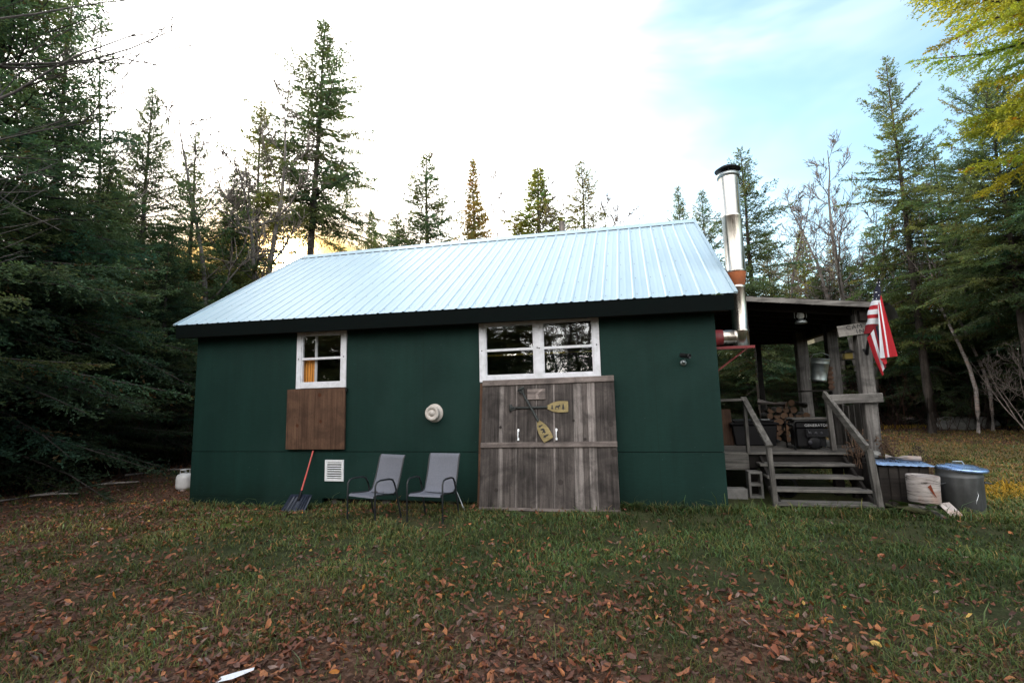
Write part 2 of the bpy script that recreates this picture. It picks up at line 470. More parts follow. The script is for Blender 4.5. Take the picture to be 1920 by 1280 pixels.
def lit_mask(x, y):      # leaf litter amount
    near = sstep(-1.4, -4.8, y)*.60
    left = sstep(4.8, 0.5, x)*sstep(4, 1, y)*.55
    foot = np.exp(-((y+.45)**2)/.12)*(x > -.5)*(x < 5.6)*.45
    forest = np.maximum(sstep(-2.2, -4.2, x+.25*y*0), sstep(17.5, 22, np.hypot(x-8, y+7)*1.0))
    return np.clip(np.maximum.reduce([near, left, foot, forest*.95]), 0, 1)
def moss_mask(x, y):
    return np.exp(-((x-.2)**2/6.+(y+1.5)**2/1.3))*.62+np.exp(-((x-2.6)**2/1.4+(y+1.7)**2/.25))*.4
def straw_mask(x, y):
    return np.clip(sstep(11, 14, x)*sstep(1, 4, y)*.75+sstep(3, 9, y)*.3, 0, .8)

def make_ground():
    def axis(lo, hi, c0, c1, fine):
        a = list(np.arange(c0, c1+1e-6, fine)); s = fine
        p = c1
        while p < hi: s *= 1.25; p += s; a.append(min(p, hi))
        s = fine; p = c0
        while p > lo: s *= 1.25; p -= s; a.insert(0, max(p, lo))
        return np.array(a)
    xs = axis(-900, 900, -8, 26, .28); ys = axis(-600, 900, -9, 22, .28)
    X, Y = np.meshgrid(xs, ys); Z = gz(X, Y)
    V = np.stack([X, Y, Z], -1).reshape(-1, 3)
    nx, ny = len(xs), len(ys)
    i = np.arange(nx*ny).reshape(ny, nx)
    F = np.stack([i[:-1, :-1], i[:-1, 1:], i[1:, 1:], i[1:, :-1]], -1).reshape(-1, 4)
    C = np.stack([lit_mask(X, Y), moss_mask(X, Y), straw_mask(X, Y)], -1).reshape(-1, 3)
    me = np_mesh('ground', V, F, C, ground_mat(), True)
    o = bpy.data.objects.new('ground', me); COL.objects.link(o); tag(o, kind='structure')
make_ground()

NR = np.random.default_rng(5)
def in_building(x, y):
    return (((x > -.1) & (x < 9.3) & (y > -.12) & (y < 6.8)) | ((x > 9.2) & (x < 11.2) & (y > .15) & (y < 4.8)) |
            ((x > 11.15) & (x < 11.8) & (y > .3) & (y < 1.)) | (np.hypot(x-12.05, y-.35) < .27) |
            ((x > 5.72) & (x < 7.66) & (y > -.42) & (y < 0)))

def make_grass():
    N = 430000
    r = 1.9+(NR.random(N)**1.25)*13.5
    th = NR.uniform(-1.18, 1.12, N)+.24+PI/2
    x = CAMP.x+r*np.cos(th); y = CAMP.y+r*np.sin(th)
    # clumpiness from smooth value noise
    def vn(x, y, s, seed):
        g = np.random.default_rng(seed).random((64, 64)); u = x/s % 63; v = y/s % 63
        iu, iv = u.astype(int), v.astype(int); fu, fv = u-iu, v-iv
        fu = fu*fu*(3-2*fu); fv = fv*fv*(3-2*fv)
        return (g[iu, iv]*(1-fu)+g[iu+1, iv]*fu)*(1-fv)+(g[iu, iv+1]*(1-fu)+g[iu+1, iv+1]*fu)*fv
    cl = .55*vn(x, y, .45, 1)+.3*vn(x, y, .16, 2)+.15*vn(x, y, 1.5, 3)
    keep = NR.random(N) < np.clip((cl-.30)*3.6, .05, 1)*(1-.8*sstep(1.5, -1.5, x)*.9)*(1-.3*lit_mask(x, y))
    keep &= ~in_building(x, y) & (x > -3.2+0*y)
    x, y, r, cl = x[keep], y[keep], r[keep], cl[keep]
    # extra tall grass along the wall foot and around the steps
    k = 9000
    xa = NR.uniform(.0, 13., k); ya = -.14-np.abs(NR.normal(0, .16, k)); ya = np.where(xa > 9.3, NR.uniform(-.35, .1, k), ya)
    ok = ~in_building(xa, ya) & (NR.random(k) < np.where(xa > 7.6, 1., np.where(xa < 2.2, .35, .25)))
    xa, ya = xa[ok], ya[ok]
    # far field on the right
    k2 = 36000
    xf = NR.uniform(11, 24, k2); yf = NR.uniform(.5, 15, k2); ok2 = ~in_building(xf, yf); xf, yf = xf[ok2], yf[ok2]
    k3 = 9000     # sunlight painted as gold blades, right of the bins and at the far edge
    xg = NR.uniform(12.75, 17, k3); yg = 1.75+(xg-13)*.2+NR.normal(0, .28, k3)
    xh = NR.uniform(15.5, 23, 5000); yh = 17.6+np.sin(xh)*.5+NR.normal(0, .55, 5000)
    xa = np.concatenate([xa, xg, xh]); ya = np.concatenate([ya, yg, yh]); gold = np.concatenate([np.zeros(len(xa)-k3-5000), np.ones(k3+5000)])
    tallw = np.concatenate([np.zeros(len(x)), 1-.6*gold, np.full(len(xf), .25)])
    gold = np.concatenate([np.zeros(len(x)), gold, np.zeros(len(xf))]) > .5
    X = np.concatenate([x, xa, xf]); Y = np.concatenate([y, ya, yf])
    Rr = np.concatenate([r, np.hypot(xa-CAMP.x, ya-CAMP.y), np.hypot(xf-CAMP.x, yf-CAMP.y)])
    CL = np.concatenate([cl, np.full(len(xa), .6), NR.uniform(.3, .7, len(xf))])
    n = len(X)
    tall = NR.random(n) < .035
    h = (.026+.075*CL*NR.random(n)**.7+tall*.09*NR.random(n))*(1+tallw*1.1*NR.random(n))
    w = (.0022+.0018*NR.random(n))*np.clip(Rr/4.2, .85, 3.2)
    az = NR.uniform(0, 2*PI, n); ln = np.stack([np.cos(az), np.sin(az)], -1)
    bend = (.35+.9*NR.random(n))*h
    side = np.stack([-np.sin(az+NR.normal(0, .5, n)), np.cos(az), np.zeros(n)], -1)
    P0 = np.stack([X, Y, gz(X, Y)-.006], -1)
    P1 = P0+np.stack([ln[:, 0]*bend*.3, ln[:, 1]*bend*.3, h*.62], -1)
    P2 = P0+np.stack([ln[:, 0]*bend, ln[:, 1]*bend, h*(.98-.25*NR.random(n))], -1)
    sw = side*w[:, None]
    V = np.stack([P0-sw, P0+sw, P1+sw*.8, P1-sw*.8, P2+sw*.12, P2-sw*.12], 1).reshape(-1, 3)
    b = np.arange(n)[:, None]*6
    F = np.concatenate([b+np.array([0, 1, 2, 3]), b+np.array([3, 2, 4, 5])], 0)
    dry = NR.random(n) < (.11+.5*straw_mask(X, Y))
    base = np.where(dry[:, None], np.array([.21, .155, .07]), np.array([.088, .124, .046]))
    yl = NR.random(n)[:, None]
    base = base*(.6+.75*NR.random((n, 1)))*np.concatenate([.85+.6*yl, np.ones((n, 1)), .75+.5*NR.random((n, 1))], 1)
    pt = vn(X+60, Y+60, .8, 11); pt2 = vn(X+60, Y+60, 2.3, 12)
    base = base*(np.clip(.55+1.0*pt, .6, 1.5))[:, None]*np.stack([.8+.55*pt2, .95+.15*pt2, .85+.2*pt2], -1)
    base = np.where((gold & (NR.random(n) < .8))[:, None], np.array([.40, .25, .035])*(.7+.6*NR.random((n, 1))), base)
    blu = (NR.random(n) < .12)[:, None] & ~gold[:, None]; base = np.where(blu & ~dry[:, None], base*np.array([.95, 1.1, 1.5]), base)
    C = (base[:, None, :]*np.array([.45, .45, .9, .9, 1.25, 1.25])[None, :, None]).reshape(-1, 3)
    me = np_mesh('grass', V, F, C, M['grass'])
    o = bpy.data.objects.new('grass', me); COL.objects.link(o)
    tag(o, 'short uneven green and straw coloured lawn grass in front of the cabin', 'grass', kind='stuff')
make_grass()

def make_litter():
    N = 95000
    r = 1.8+(NR.random(N)**1.35)*20
    th = NR.uniform(-1.22, 1.16, N)+.24+PI/2
    x = CAMP.x+r*np.cos(th); y = CAMP.y+r*np.sin(th)
    g = np.random.default_rng(9).random((64, 64))
    def vn(s):
        u = (x/s) % 62; v = (y/s) % 62; iu, iv = u.astype(int), v.astype(int); fu, fv = u-iu, v-iv
        return (g[iu, iv]*(1-fu)+g[iu+1, iv]*fu)*(1-fv)+(g[iu, iv+1]*(1-fu)+g[iu+1, iv+1]*fu)*fv
    pat = .6*vn(.7)+.4*vn(.25)
    dens = .16+.95*lit_mask(x, y)-.12*straw_mask(x, y)-.1*sstep(7.5, 10, x)*sstep(-4.5, -3, y)
    keep = (NR.random(N) < np.clip(dens*(pat*1.9-.12), .03+.42*lit_mask(x, y), 1)) & ~in_building(x, y)
    x, y = x[keep], y[keep]; n = len(x)
    L = NR.uniform(.013, .033, n)*np.where(NR.random(n) < .1, 1.25, 1.); W = L*NR.uniform(.32, .62, n); curl = NR.uniform(.1, .9, n)*L*.55
    # 3 x 4 grid leaf in local space (u along, v across)
    us = np.array([-1, -.45, .3, 1.]); wid = np.array([.12, .92, .8, .05])
    U, Vv = np.meshgrid(us, [-1, 0, 1], indexing='ij')
    Wd = np.repeat(wid[:, None], 3, 1)
    px = U.ravel()[None]*L[:, None]; py = (Vv*Wd).ravel()[None]*W[:, None]
    arc = NR.uniform(-.5, 1., n)[:, None]
    pz = (np.abs(Vv*Wd).ravel()[None])*curl[:, None]*1.3+(U.ravel()[None]**2)*L[:, None]*.35*arc
    pz = pz+NR.normal(0, .13, px.shape)*L[:, None]; px = px+NR.normal(0, .10, px.shape)*L[:, None]; py = py+NR.normal(0, .12, px.shape)*W[:, None]
    P = np.stack([px, py, pz], -1)
    a, b_, c_ = NR.uniform(0, 2*PI, n), NR.normal(0, .42, n), NR.normal(0, .42, n)
    flip = NR.random(n) < .45
    P[flip, :, 2] *= -1
    ca, sa, cb, sb, cc, s2 = np.cos(a), np.sin(a), np.cos(b_), np.sin(b_), np.cos(c_), np.sin(c_)
    Rz = np.stack([np.stack([ca, -sa, 0*a], -1), np.stack([sa, ca, 0*a], -1), np.stack([0*a, 0*a, 1+0*a], -1)], 1)
    Ry = np.stack([np.stack([cb, 0*a, sb], -1), np.stack([0*a, 1+0*a, 0*a], -1), np.stack([-sb, 0*a, cb], -1)], 1)
    Rx = np.stack([np.stack([1+0*a, 0*a, 0*a], -1), np.stack([0*a, cc, -s2], -1), np.stack([0*a, s2, cc], -1)], 1)
    Rm = Rz @ Ry @ Rx
    P = np.einsum('nij,nkj->nki', Rm, P)
    P[:, :, 2] -= np.minimum(P[:, :, 2].min(1), 0)[:, None]*.9
    P += np.stack([x, y, gz(x, y)+NR.uniform(.004, .03, n)], -1)[:, None, :]
    q = np.array([[i*3+j, i*3+j+1, (i+1)*3+j+1, (i+1)*3+j] for i in range(3) for j in range(2)])
    F = (np.arange(n)[:, None, None]*12+q[None]).reshape(-1, 4)
    pal = np.array([1.18, .98, .86])*np.array([[.19, .075, .042], [.12, .055, .036], [.25, .115, .062], [.15, .095, .08], [.33, .15, .065], [.075, .040, .030], [.21, .165, .15], [.50, .21, .035], [.45, .33, .10]])
    idx = NR.choice(len(pal), n, p=[.26, .2, .16, .12, .08, .115, .05, .009, .006])
    C = pal[idx]*NR.uniform(.65, 1.3, (n, 1))
    C = (C[:, None, :]*np.where(np.abs(Vv).ravel() < .5, .8, 1.05)[None, :, None]).reshape(-1, 3)
    me = np_mesh('fallen_leaves', P.reshape(-1, 3), F, C, M['litter'])
    o = bpy.data.objects.new('fallen_leaves', me); COL.objects.link(o)
    tag(o, 'dry curled brown and russet fallen leaves scattered over the lawn', 'leaves', kind='stuff')
make_litter()

# ------------------------------------------------------------------ trees
def conifer(seed, h, rb, nb, clear=.6, spacing=.10, step=.05, nl=.075, nw=.022, droop=.35, ragged=.3, full=.75, lean=0., dead=0):
    """returns (wood mesh builder, needle V, F, C)"""
    g = np.random.default_rng(seed); R = random.Random(seed)
    wood = MB()
    r0 = .011*h+.02
    pts = [(lean*(k/10)**1.5*h*.1+.02*math.sin(k*1.3+seed), .02*math.cos(k*1.7+seed), h*k/10) for k in range(11)]
    wood.tube(pts, [r0*(1-.93*k/10) for k in range(11)], 8, 1.)
    t = np.sort((np.arange(nb)+g.random(nb))/nb)
    z = clear+(h-clear-.06)*t
    L = rb*np.power(1-t, full)*np.clip(.5+t/.16*.5, 0, 1)
    az = np.arange(nb)*2.39996+g.normal(0, .5, nb)
    lob = 1+ragged*np.sin(az*2+z*1.9+seed)+ragged*.6*np.sin(az*3-z*3.1+seed*2)
    L = np.clip(L*lob*g.uniform(.6, 1.18, nb), .05, None)+.10*(1-t*.6)
    e0 = np.radians(-6+62*t**1.7+g.normal(0, 7, nb))
    dr = droop*(1-t)**.8*g.uniform(.6, 1.3, nb)
    ax = np.interp(z, [p[2] for p in pts], [p[0] for p in pts]); ay = np.interp(z, [p[2] for p in pts], [p[1] for p in pts])
    bendaz = g.normal(0, .25, nb)
    def bp(i, s):
        a = az[i]+bendaz[i]*s
        rr = L[i]*s*np.cos(e0[i]); zz = z[i]+L[i]*(s*np.sin(e0[i])-dr[i]*s*s+.16*s**3)
        return np.stack([ax[i]+rr*np.cos(a), ay[i]+rr*np.sin(a), zz], -1)
    for i in range(nb):
        if L[i] < .25: continue
        ii = np.array([i]*4); p = bp(ii, np.array([0, .35, .7, 1.]))
        rr = .006+.010*L[i]
        wood.tube(p, [rr, rr*.7, rr*.42, rr*.15], 4, .8, False)
    for k in range(dead):                    # bare dead twigs low on the trunk
        zz = R.uniform(.5, clear+1.); a = R.uniform(0, 2*PI); l = R.uniform(.5, 1.5)
        p0 = Vector((0, 0, zz)); d = Vector((math.cos(a), math.sin(a), R.uniform(-.35, .1)))
        wood.tube([p0, p0+d*l*.5, p0+d*l+Vector((0, 0, -.12*l))], [.011, .007, .003], 4, 1.2, False)
    # twigs
    cnt = np.maximum(3, (L/spacing).astype(int))*2
    bi = np.repeat(np.arange(nb), cnt); m = len(bi)
    s = np.clip(.10+.93*g.random(m)**.85, 0, 1)
    side = np.where(g.random(m) < .5, -1., 1.)
    p0 = bp(bi, s); tg = bp(bi, np.clip(s+.04, 0, 1.1))-p0
    tg /= np.linalg.norm(tg, axis=1)[:, None]+1e-9
    hz = np.stack([-tg[:, 1], tg[:, 0], np.zeros(m)], -1); hz /= np.linalg.norm(hz, axis=1)[:, None]+1e-9
    ang = np.radians(g.normal(50, 14, m))
    d = tg*np.cos(ang)[:, None]+hz*(side*np.sin(ang))[:, None]
    d[:, 2] += g.normal(-.10, .22, m)
    d /= np.linalg.norm(d, axis=1)[:, None]
    tl = (.10+.30*L[bi]*(1-s)**.8+.05)*g.uniform(.55, 1.2, m); tl = np.minimum(tl, .62)
    # the branch tip carries a leading spray
    k = np.maximum(2, (tl/step).astype(int))
    ti = np.repeat(np.arange(m), k); q = len(ti)
    u = g.random(q)
    base = p0[ti]+d[ti]*(tl[ti]*u)[:, None]
    base[:, 2] -= tl[ti]*u*u*.18
    rv = g.normal(0, 1, (q, 3)); dd = d[ti]+rv*.42; dd /= np.linalg.norm(dd, axis=1)[:, None]
    sd = np.cross(dd, g.normal(0, 1, (q, 3))); sd /= np.linalg.norm(sd, axis=1)[:, None]+1e-9
    ll = nl*g.uniform(.6, 1.3, q)[:, None]; ww = nw*g.uniform(.6, 1.3, q)[:, None]
    V = np.stack([base-sd*ww*.5, base+dd*ll*.45-sd*ww, base+dd*ll, base+dd*ll*.5+sd*ww], 1).reshape(-1, 3)
    F = np.arange(q*4).reshape(-1, 4)
    inner = np.clip(s[bi*0+np.arange(m)], 0, 1)[ti]
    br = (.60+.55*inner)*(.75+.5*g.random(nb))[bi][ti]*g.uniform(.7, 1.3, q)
    hue = g.normal(0, .10, nb)[bi][ti]
    C = np.stack([.088*(1+hue*1.6)+.02*u, .118+.025*u, .068*(1-hue)], -1)*br[:, None]
    brown = g.random(m)[ti] < .03
    C *= np.clip(.42+.58*base[:, 2]/h/.42, .42, 1.)[:, None]  # lower boughs darker: shade near the ground put into the needle colour
    C[brown] = np.array([.10, .055, .025])*br[brown][:, None]
    C = np.repeat(C, 4, 0)
    return wood, V, F, C

class Kind: pass
KINDS = {}
def conifer_kind(key, **kw):
    k = Kind(); wood, V, F, C = conifer(**kw)
    o = wood.build('trunk', M['bark']); k.trunk = o.data; bpy.data.objects.remove(o)
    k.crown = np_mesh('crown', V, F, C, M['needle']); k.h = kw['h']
    KINDS[key] = k; print('needles', key, len(F))
conifer_kind('big', seed=11, h=13.5, rb=3.3, nb=420, clear=.4, spacing=.058, step=0.028, nl=0.062, nw=0.0125, droop=.42, ragged=.26)
conifer_kind('big2', seed=23, h=13.5, rb=3.1, nb=380, clear=.7, spacing=.06, step=0.028, nl=0.066, nw=0.013, droop=.34, ragged=.30, dead=14)
conifer_kind('high', seed=29, h=13.5, rb=3.4, nb=300, clear=4.6, spacing=.06, step=0.028, nl=0.068, nw=0.0145, droop=.30, ragged=.30, full=.6, dead=10)
conifer_kind('top', seed=61, h=17, rb=4.1, nb=520, clear=6.6, spacing=0.042, step=0.024, nl=0.06, nw=0.0135, droop=.16, ragged=.25, full=.55, dead=8)
conifer_kind('sparse', seed=37, h=16, rb=3.0, nb=240, clear=3.4, spacing=.075, step=0.036, nl=0.09, nw=0.019, droop=.30, ragged=.30, full=.72, dead=20)
conifer_kind('lone', seed=31, h=20, rb=3.5, nb=275, clear=9.4, spacing=.085, step=0.04, nl=0.095, nw=0.025, droop=.22, ragged=.38, full=.8, dead=8)
conifer_kind('mid', seed=41, h=13, rb=2.6, nb=310, clear=.9, spacing=.07, step=0.036, nl=0.085, nw=0.018, droop=.35, ragged=.28, dead=12)
conifer_kind('spire', seed=53, h=13, rb=2.2, nb=340, clear=1.6, spacing=.08, nl=.12, nw=.032, droop=.28, ragged=.25, full=.85)
conifer_kind('gap', seed=67, h=14, rb=2.7, nb=230, clear=1.8, spacing=.072, step=0.036, nl=0.09, nw=0.019, droop=.32, ragged=.42, dead=16)

def tree(kind, x, y, h, rz, label, group=None, tint=(1, 1, 1), lean=(0, 0), name='conifer_tree', wide=1., cat='conifer'):
    k = KINDS[kind]
    r = empty(name, (x, y, gz1(x, y)-.03), rz, label, cat, group)
    r.rotation_euler = (lean[0], lean[1], rz)
    s = h/k.h; r.scale = (s*wide, s*wide, s)
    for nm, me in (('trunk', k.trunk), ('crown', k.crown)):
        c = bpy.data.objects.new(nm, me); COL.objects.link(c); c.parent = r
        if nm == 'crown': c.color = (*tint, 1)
    return r

# bare broadleaf trees
def bare_tree(seed, h, r0, spread=.5, fork=.35, n1=16, n2=7, n3=6, twigr=.004, mult=(0,), up=.55):
    R = random.Random(seed); wood, tw = MB(), MB()
    def wig(p, d, l, n, w, lift=0.):
        pts = [p]; dd = Vector(d).normalized()
        for i in range(n):
            dd = (dd+Vector((R.gauss(0, w), R.gauss(0, w), R.gauss(0, w)+lift))).normalized()
            pts.append(pts[-1]+dd*l/n)
        return pts
    for st in mult:
        a = R.uniform(0, 2*PI)
        base = Vector((.12*math.cos(a), .12*math.sin(a), 0)) if len(mult) > 1 else Vector((0, 0, 0))
        d0 = Vector((st*math.cos(a), st*math.sin(a), 1))
        hh = h*(1 if st == mult[0] else R.uniform(.7, .95))
        stem = wig(base, d0, hh, 12, .055, .03)
        rs = [r0*(1-.9*(i/12)**.9) for i in range(13)]
        wood.tube(stem, rs, 8, R.uniform(.85, 1.15))
        for j in range(n1):
            f = fork+(1-fork)*(j+R.random())/n1; i = min(11, int(f*12)); ff = f*12-i
            p = stem[i].lerp(stem[i+1], ff); rr = rs[i]*.5
            az = j*2.4+R.uniform(-.5, .5); l = hh*spread*(1.12-f)*R.uniform(.6, 1.15)+.3
            d = Vector((math.cos(az), math.sin(az), up+R.uniform(-.1, .5)))
            b = wig(p, d, l, 6, .13, .07)
            br = [max(twigr, rr*(1-.85*q/6)) for q in range(7)]
            wood.tube(b, br, 5, R.uniform(.8, 1.1), False)
            for q in range(n2):
                g = .25+.75*(q+R.random())/n2; i2 = min(5, int(g*6)); p2 = b[i2].lerp(b[i2+1], min(1, g*6-i2))
                dd = (b[i2+1]-b[i2]).normalized()+Vector((R.gauss(0, .7), R.gauss(0, .7), R.gauss(.25, .5)))
                l2 = l*(.55-.3*g)*R.uniform(.6, 1.2)+.15
                c = wig(p2, dd, l2, 4, .18, .05)
                tw.tube(c, [max(twigr, br[i2]*.6*(1-.8*e/4)) for e in range(5)], 3, R.uniform(.8, 1.15), False)
                for e in range(n3):
                    i3 = R.randint(0, 3); p3 = c[i3].lerp(c[i3+1], R.random())
                    d3 = (c[i3+1]-c[i3]).normalized()+Vector((R.gauss(0, .7), R.gauss(0, .7), R.gauss(.15, .5)))
                    t3 = wig(p3, d3, l2*R.uniform(.25, .6)+.06, 2, .2, .04)
                    tw.tube(t3, [twigr*1.1, twigr*.9, twigr*.6], 3, R.uniform(.85, 1.2), False)
    return wood, tw
def bare_kind(key, mat, tmat, **kw):
    k = Kind(); wood, tw = bare_tree(**kw)
    a = wood.build('trunk', mat); b = tw.build('crown', tmat)
    k.trunk, k.crown, k.h = a.data, b.data, kw['h']
    bpy.data.objects.remove(a); bpy.data.objects.remove(b); KINDS[key] = k
bare_kind('maple', M['greybark'], M['palebark'], seed=3, h=13, r0=.16, spread=.38, fork=.30, twigr=.013)
bare_kind('maple2', M['greybark'], M['palebark'], seed=8, h=13, r0=.17, spread=.36, fork=.36, twigr=.013, mult=(.05, .16), n1=13)
bare_kind('birchtree', M['birch'], M['palebark'], seed=5, h=14, r0=.10, spread=.22, fork=.40, twigr=.011, n1=14, up=.9)
bare_kind('shrub', M['palebark'], M['palebark'], seed=12, h=3.6, r0=.026, spread=.35, fork=.3, twigr=.005, mult=(.1, .35, .45, .3, .5, .2, .55, .4), n1=6, n2=4, n3=3)

DIM = (.42, .48, .48); GREEN = (1., 1.06, 1.); BLUE = (.85, 1.02, 1.1); OLIVE = (1.5, 1.25, .8); RUST = (3.2, 1.5, .75); YEL = (1.7, 1.5, .7)  # DIM puts canopy shade into the tint of the low left crowns
WOODS = 'dark conifers filling the woods behind the tree line'
T = tree
# left edge of the clearing
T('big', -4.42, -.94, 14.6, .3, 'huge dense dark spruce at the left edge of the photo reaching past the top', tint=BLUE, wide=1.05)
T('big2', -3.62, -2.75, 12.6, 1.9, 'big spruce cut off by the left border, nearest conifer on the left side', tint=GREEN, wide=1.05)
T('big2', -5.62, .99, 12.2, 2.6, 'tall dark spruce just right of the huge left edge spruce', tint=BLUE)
T('big', -6.18, 3.68, 11.6, 4.1, 'broad spruce with ragged top below the bare overhanging twigs on the left', tint=GREEN, wide=.9)
T('mid', -5.07, 1.82, 8.2, 5.0, 'mid height bushy fir in front of the left tree line, below the ragged spruce', tint=GREEN, wide=1.3)
T('gap', -6.88, 5.94, 11.5, .8, 'spruce with feathery flat top between the left mass and the bare poplar', tint=GREEN, wide=1.1)
T('mid', -6.01, 6.84, 10.3, 2.2, 'dense rounded fir directly left of the low sun glow', tint=GREEN, wide=1.1)
T('gap', -6.78, 8.86, 14.6, 3.3, 'tall thin spruce with a pointed top left of the tallest spire', tint=OLIVE, wide=.85)
T('mid', -5.7, 4.25, 7.2, .2, 'short dark fir beside the left end of the cabin roof', tint=BLUE, wide=1.3)
T('lone', -6.75, 11.77, 20.3, 0., 'tallest lone spruce with bare leaning trunk rising beyond the left roof end', tint=GREEN, lean=(0, .045), wide=1.05)
T('mid', -6.92, 15.06, 9.8, 4.4, 'low fir peeking over the left end of the roof ridge', tint=OLIVE)
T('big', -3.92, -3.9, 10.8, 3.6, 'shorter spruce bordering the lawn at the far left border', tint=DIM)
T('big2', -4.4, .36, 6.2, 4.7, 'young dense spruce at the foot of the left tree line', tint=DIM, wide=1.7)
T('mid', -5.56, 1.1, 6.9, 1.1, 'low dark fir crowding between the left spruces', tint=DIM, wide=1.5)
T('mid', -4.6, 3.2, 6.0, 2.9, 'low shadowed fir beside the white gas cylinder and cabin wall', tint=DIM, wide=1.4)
# beyond the roof
T('spire', -7.1, 18.48, 13.4, .5, 'small narrow spruce tip left of the wide fir above the roof', tint=GREEN, wide=.9)
T('mid', -2.91, 17.25, 15.7, 3.0, 'wide dark fir with pointed top standing above the middle of the roof ridge', tint=GREEN, wide=1.45)
T('mid', -4.84, 17.43, 12.5, 1.5, 'lower fir forming the left shoulder of the wide fir above the roof', tint=GREEN, wide=1.5)
T('spire', .49, 15.35, 13.9, 2.0, 'slim rusty orange topped spruce above the roof ridge', tint=(2.4, 1.4, .8), wide=.95)
T('spire', 2.85, 21.08, 15.8, 4.0, 'yellow green spruce flecked with orange left of the broken stub', tint=(1.7, 1.45, .8), wide=1.7)
T('gap', 5.29, 24.42, 17.6, 5.2, 'thin spruce with brown dead patch right of the broken stub', tint=(1.7, 1.25, 1.0), wide=1.25)
T('mid', 11.58, 26.34, 15.8, .9, 'dark spruce tip at the right end of the roof ridge', tint=GREEN, wide=.9)
T('mid', 12.3, 21.16, 13.2, 2.4, 'spruce immediately left of the steel stovepipe', tint=GREEN)
T('sparse', 12.66, 12.99, 11.5, 3.9, 'tall spruce with grey bare trunk directly behind the steel stovepipe', tint=GREEN, wide=1.15)
T('birchtree', -2.89, 21.57, 18.4, .4, 'pale leafless birch right of the wide fir above the roof', name='bare_tree', cat='bare tree')
T('birchtree', -1.04, 24.28, 17.2, 2.1, 'faint leafless birch right of the rusty topped spruce', name='bare_tree', cat='bare tree')
T('maple', 1.21, 21.76, 15.6, 1.0, 'brown leafless tree left of the yellow green spruce', name='bare_tree', cat='bare tree')
T('maple2', 7.26, 26.52, 15.2, 3.3, 'faint leafless tree right of the thin spruce with brown patch', name='bare_tree', cat='bare tree')
T('maple', 9.68, 27.49, 15.4, 4.2, 'faint leafless tree left of the dark spruce tip at the roof end', name='bare_tree', cat='bare tree')
T('maple2', -5.99, 8.23, 14.6, .6, 'leafless poplar with twin bare tops left of the tallest spruce', name='bare_tree', cat='bare tree')
T('maple', -5.67, 5.77, 12.0, 5.1, 'leafless tree leaning beside the feathery topped spruce', name='bare_tree', cat='bare tree', lean=(0, -.05))
T('birchtree', -6.92, 2.65, 12.6, 2.7, 'slender leafless birch behind the overhanging twigs top left', name='bare_tree', cat='bare tree')
sb = empty('tree_snag', (4.44, 19.3, gz1(4.44, 19.3)), 0, 'broken dead tree stub poking above the roof ridge between two spruces', 'dead tree')
m = MB(); m.tube([(0, 0, 0), (.05, 0, 6), (.02, .03, 11.6)], [.24, .2, .17], 10, 1.); m.build('trunk', M['greybark'], sb)
m = MB(); m.tube([(0, 0, 11), (.35, .1, 11.35), (.8, .2, 10.9)], [.04, .025, .01], 5, .8); m.build('dead_branch', M['bark'], sb)
# right of the porch
T('maple2', 18.42, 18.5, 13.8, 1.4, 'large leafless grey tree with two trunks above the porch roof', name='bare_tree', cat='bare tree')
T('maple', 17.82, 19.8, 12.6, 3.2, 'leafless tree left of the twin trunk tree above the porch roof', name='bare_tree', cat='bare tree')
T('birchtree', 20.04, 21.08, 13.0, 5.5, 'pale leafless birch right of the twin trunk tree', name='bare_tree', cat='bare tree')
T('maple', 17.0, 24.15, 13.0, .2, 'faint reddish leafless tree far beyond the porch roof', name='bare_tree', cat='bare tree')
T('mid', 17.04, 27.36, 12.2, 2.0, 'tan green fir beyond the porch roof, right of the stovepipe spruce', tint=OLIVE)
T('spire', 19.57, 28.71, 12.6, 4.1, 'narrow olive fir in the middle above the porch roof', tint=YEL, wide=1.3)
T('mid', 20.73, 27.26, 11.2, .7, 'rust tinged fir above the right half of the porch roof', tint=(2.2, 1.4, .8))
T('gap', 17.52, 25.16, 9.8, 3.7, 'small pale fir low above the porch roof', tint=OLIVE, wide=1.2)
T('sparse', 18.58, 14.05, 15.0, 5.6, 'tall club topped spruce with visible trunk right of the flag', tint=(1.15, 1.15, .9), wide=.85)
T('sparse', 20.94, 16.2, 11.8, 1.2, 'dense spruce between the club topped spruce and the big pale tipped spruce', tint=GREEN, wide=1.2)
T('high', 19.85, 11.04, 11.8, 2.9, 'big pale tipped spruce near the right edge of the photo', tint=(1.2, 1.25, 1.15), wide=.95)
T('top', 17.4, 2.8, 16.6, .9, 'sunlit yellow green spruce hanging into the top right corner', tint=(2.7, 2.2, .6), wide=.88)  # tint raised towards yellow, sunlight put into the crown colour
T('gap', 19.55, 15.8, 9.6, 4.9, 'ragged fir low behind the flag', tint=BLUE, wide=1.0)
T('mid', 21.44, 15.92, 9.0, 3.1, 'dark fir behind the leaning birch trunk', tint=BLUE, wide=1.4)
T('high', 21.6, 12.3, 9.6, 5.9, 'dark spruce overhanging the bare shrub at the right edge', tint=BLUE, wide=1.2)
T('mid', 20.01, 20.0, 9.8, .1, 'dark fir behind the right porch post', tint=BLUE, wide=1.4)
T('high', 20.6, 5.4, 11.0, 1.7, 'dark spruce under the sunlit one beyond the right border', tint=BLUE)
T('birchtree', 19.75, 13.6, 9.5, 0., 'white birch with thick leaning trunk in the woods at right', name='birch_tree', cat='birch', lean=(0, .03), wide=1.15)
T('birchtree', 21.0, 15.0, 9.0, 0., 'thinner birch trunk half hidden right of the leaning birch', name='birch_tree', cat='birch', lean=(0, .02), wide=1.1)
T('shrub', 19.9, 11.2, 3.0, 0, 'bare many stemmed shrub at the right edge of the clearing', name='bare_shrub', cat='shrub')
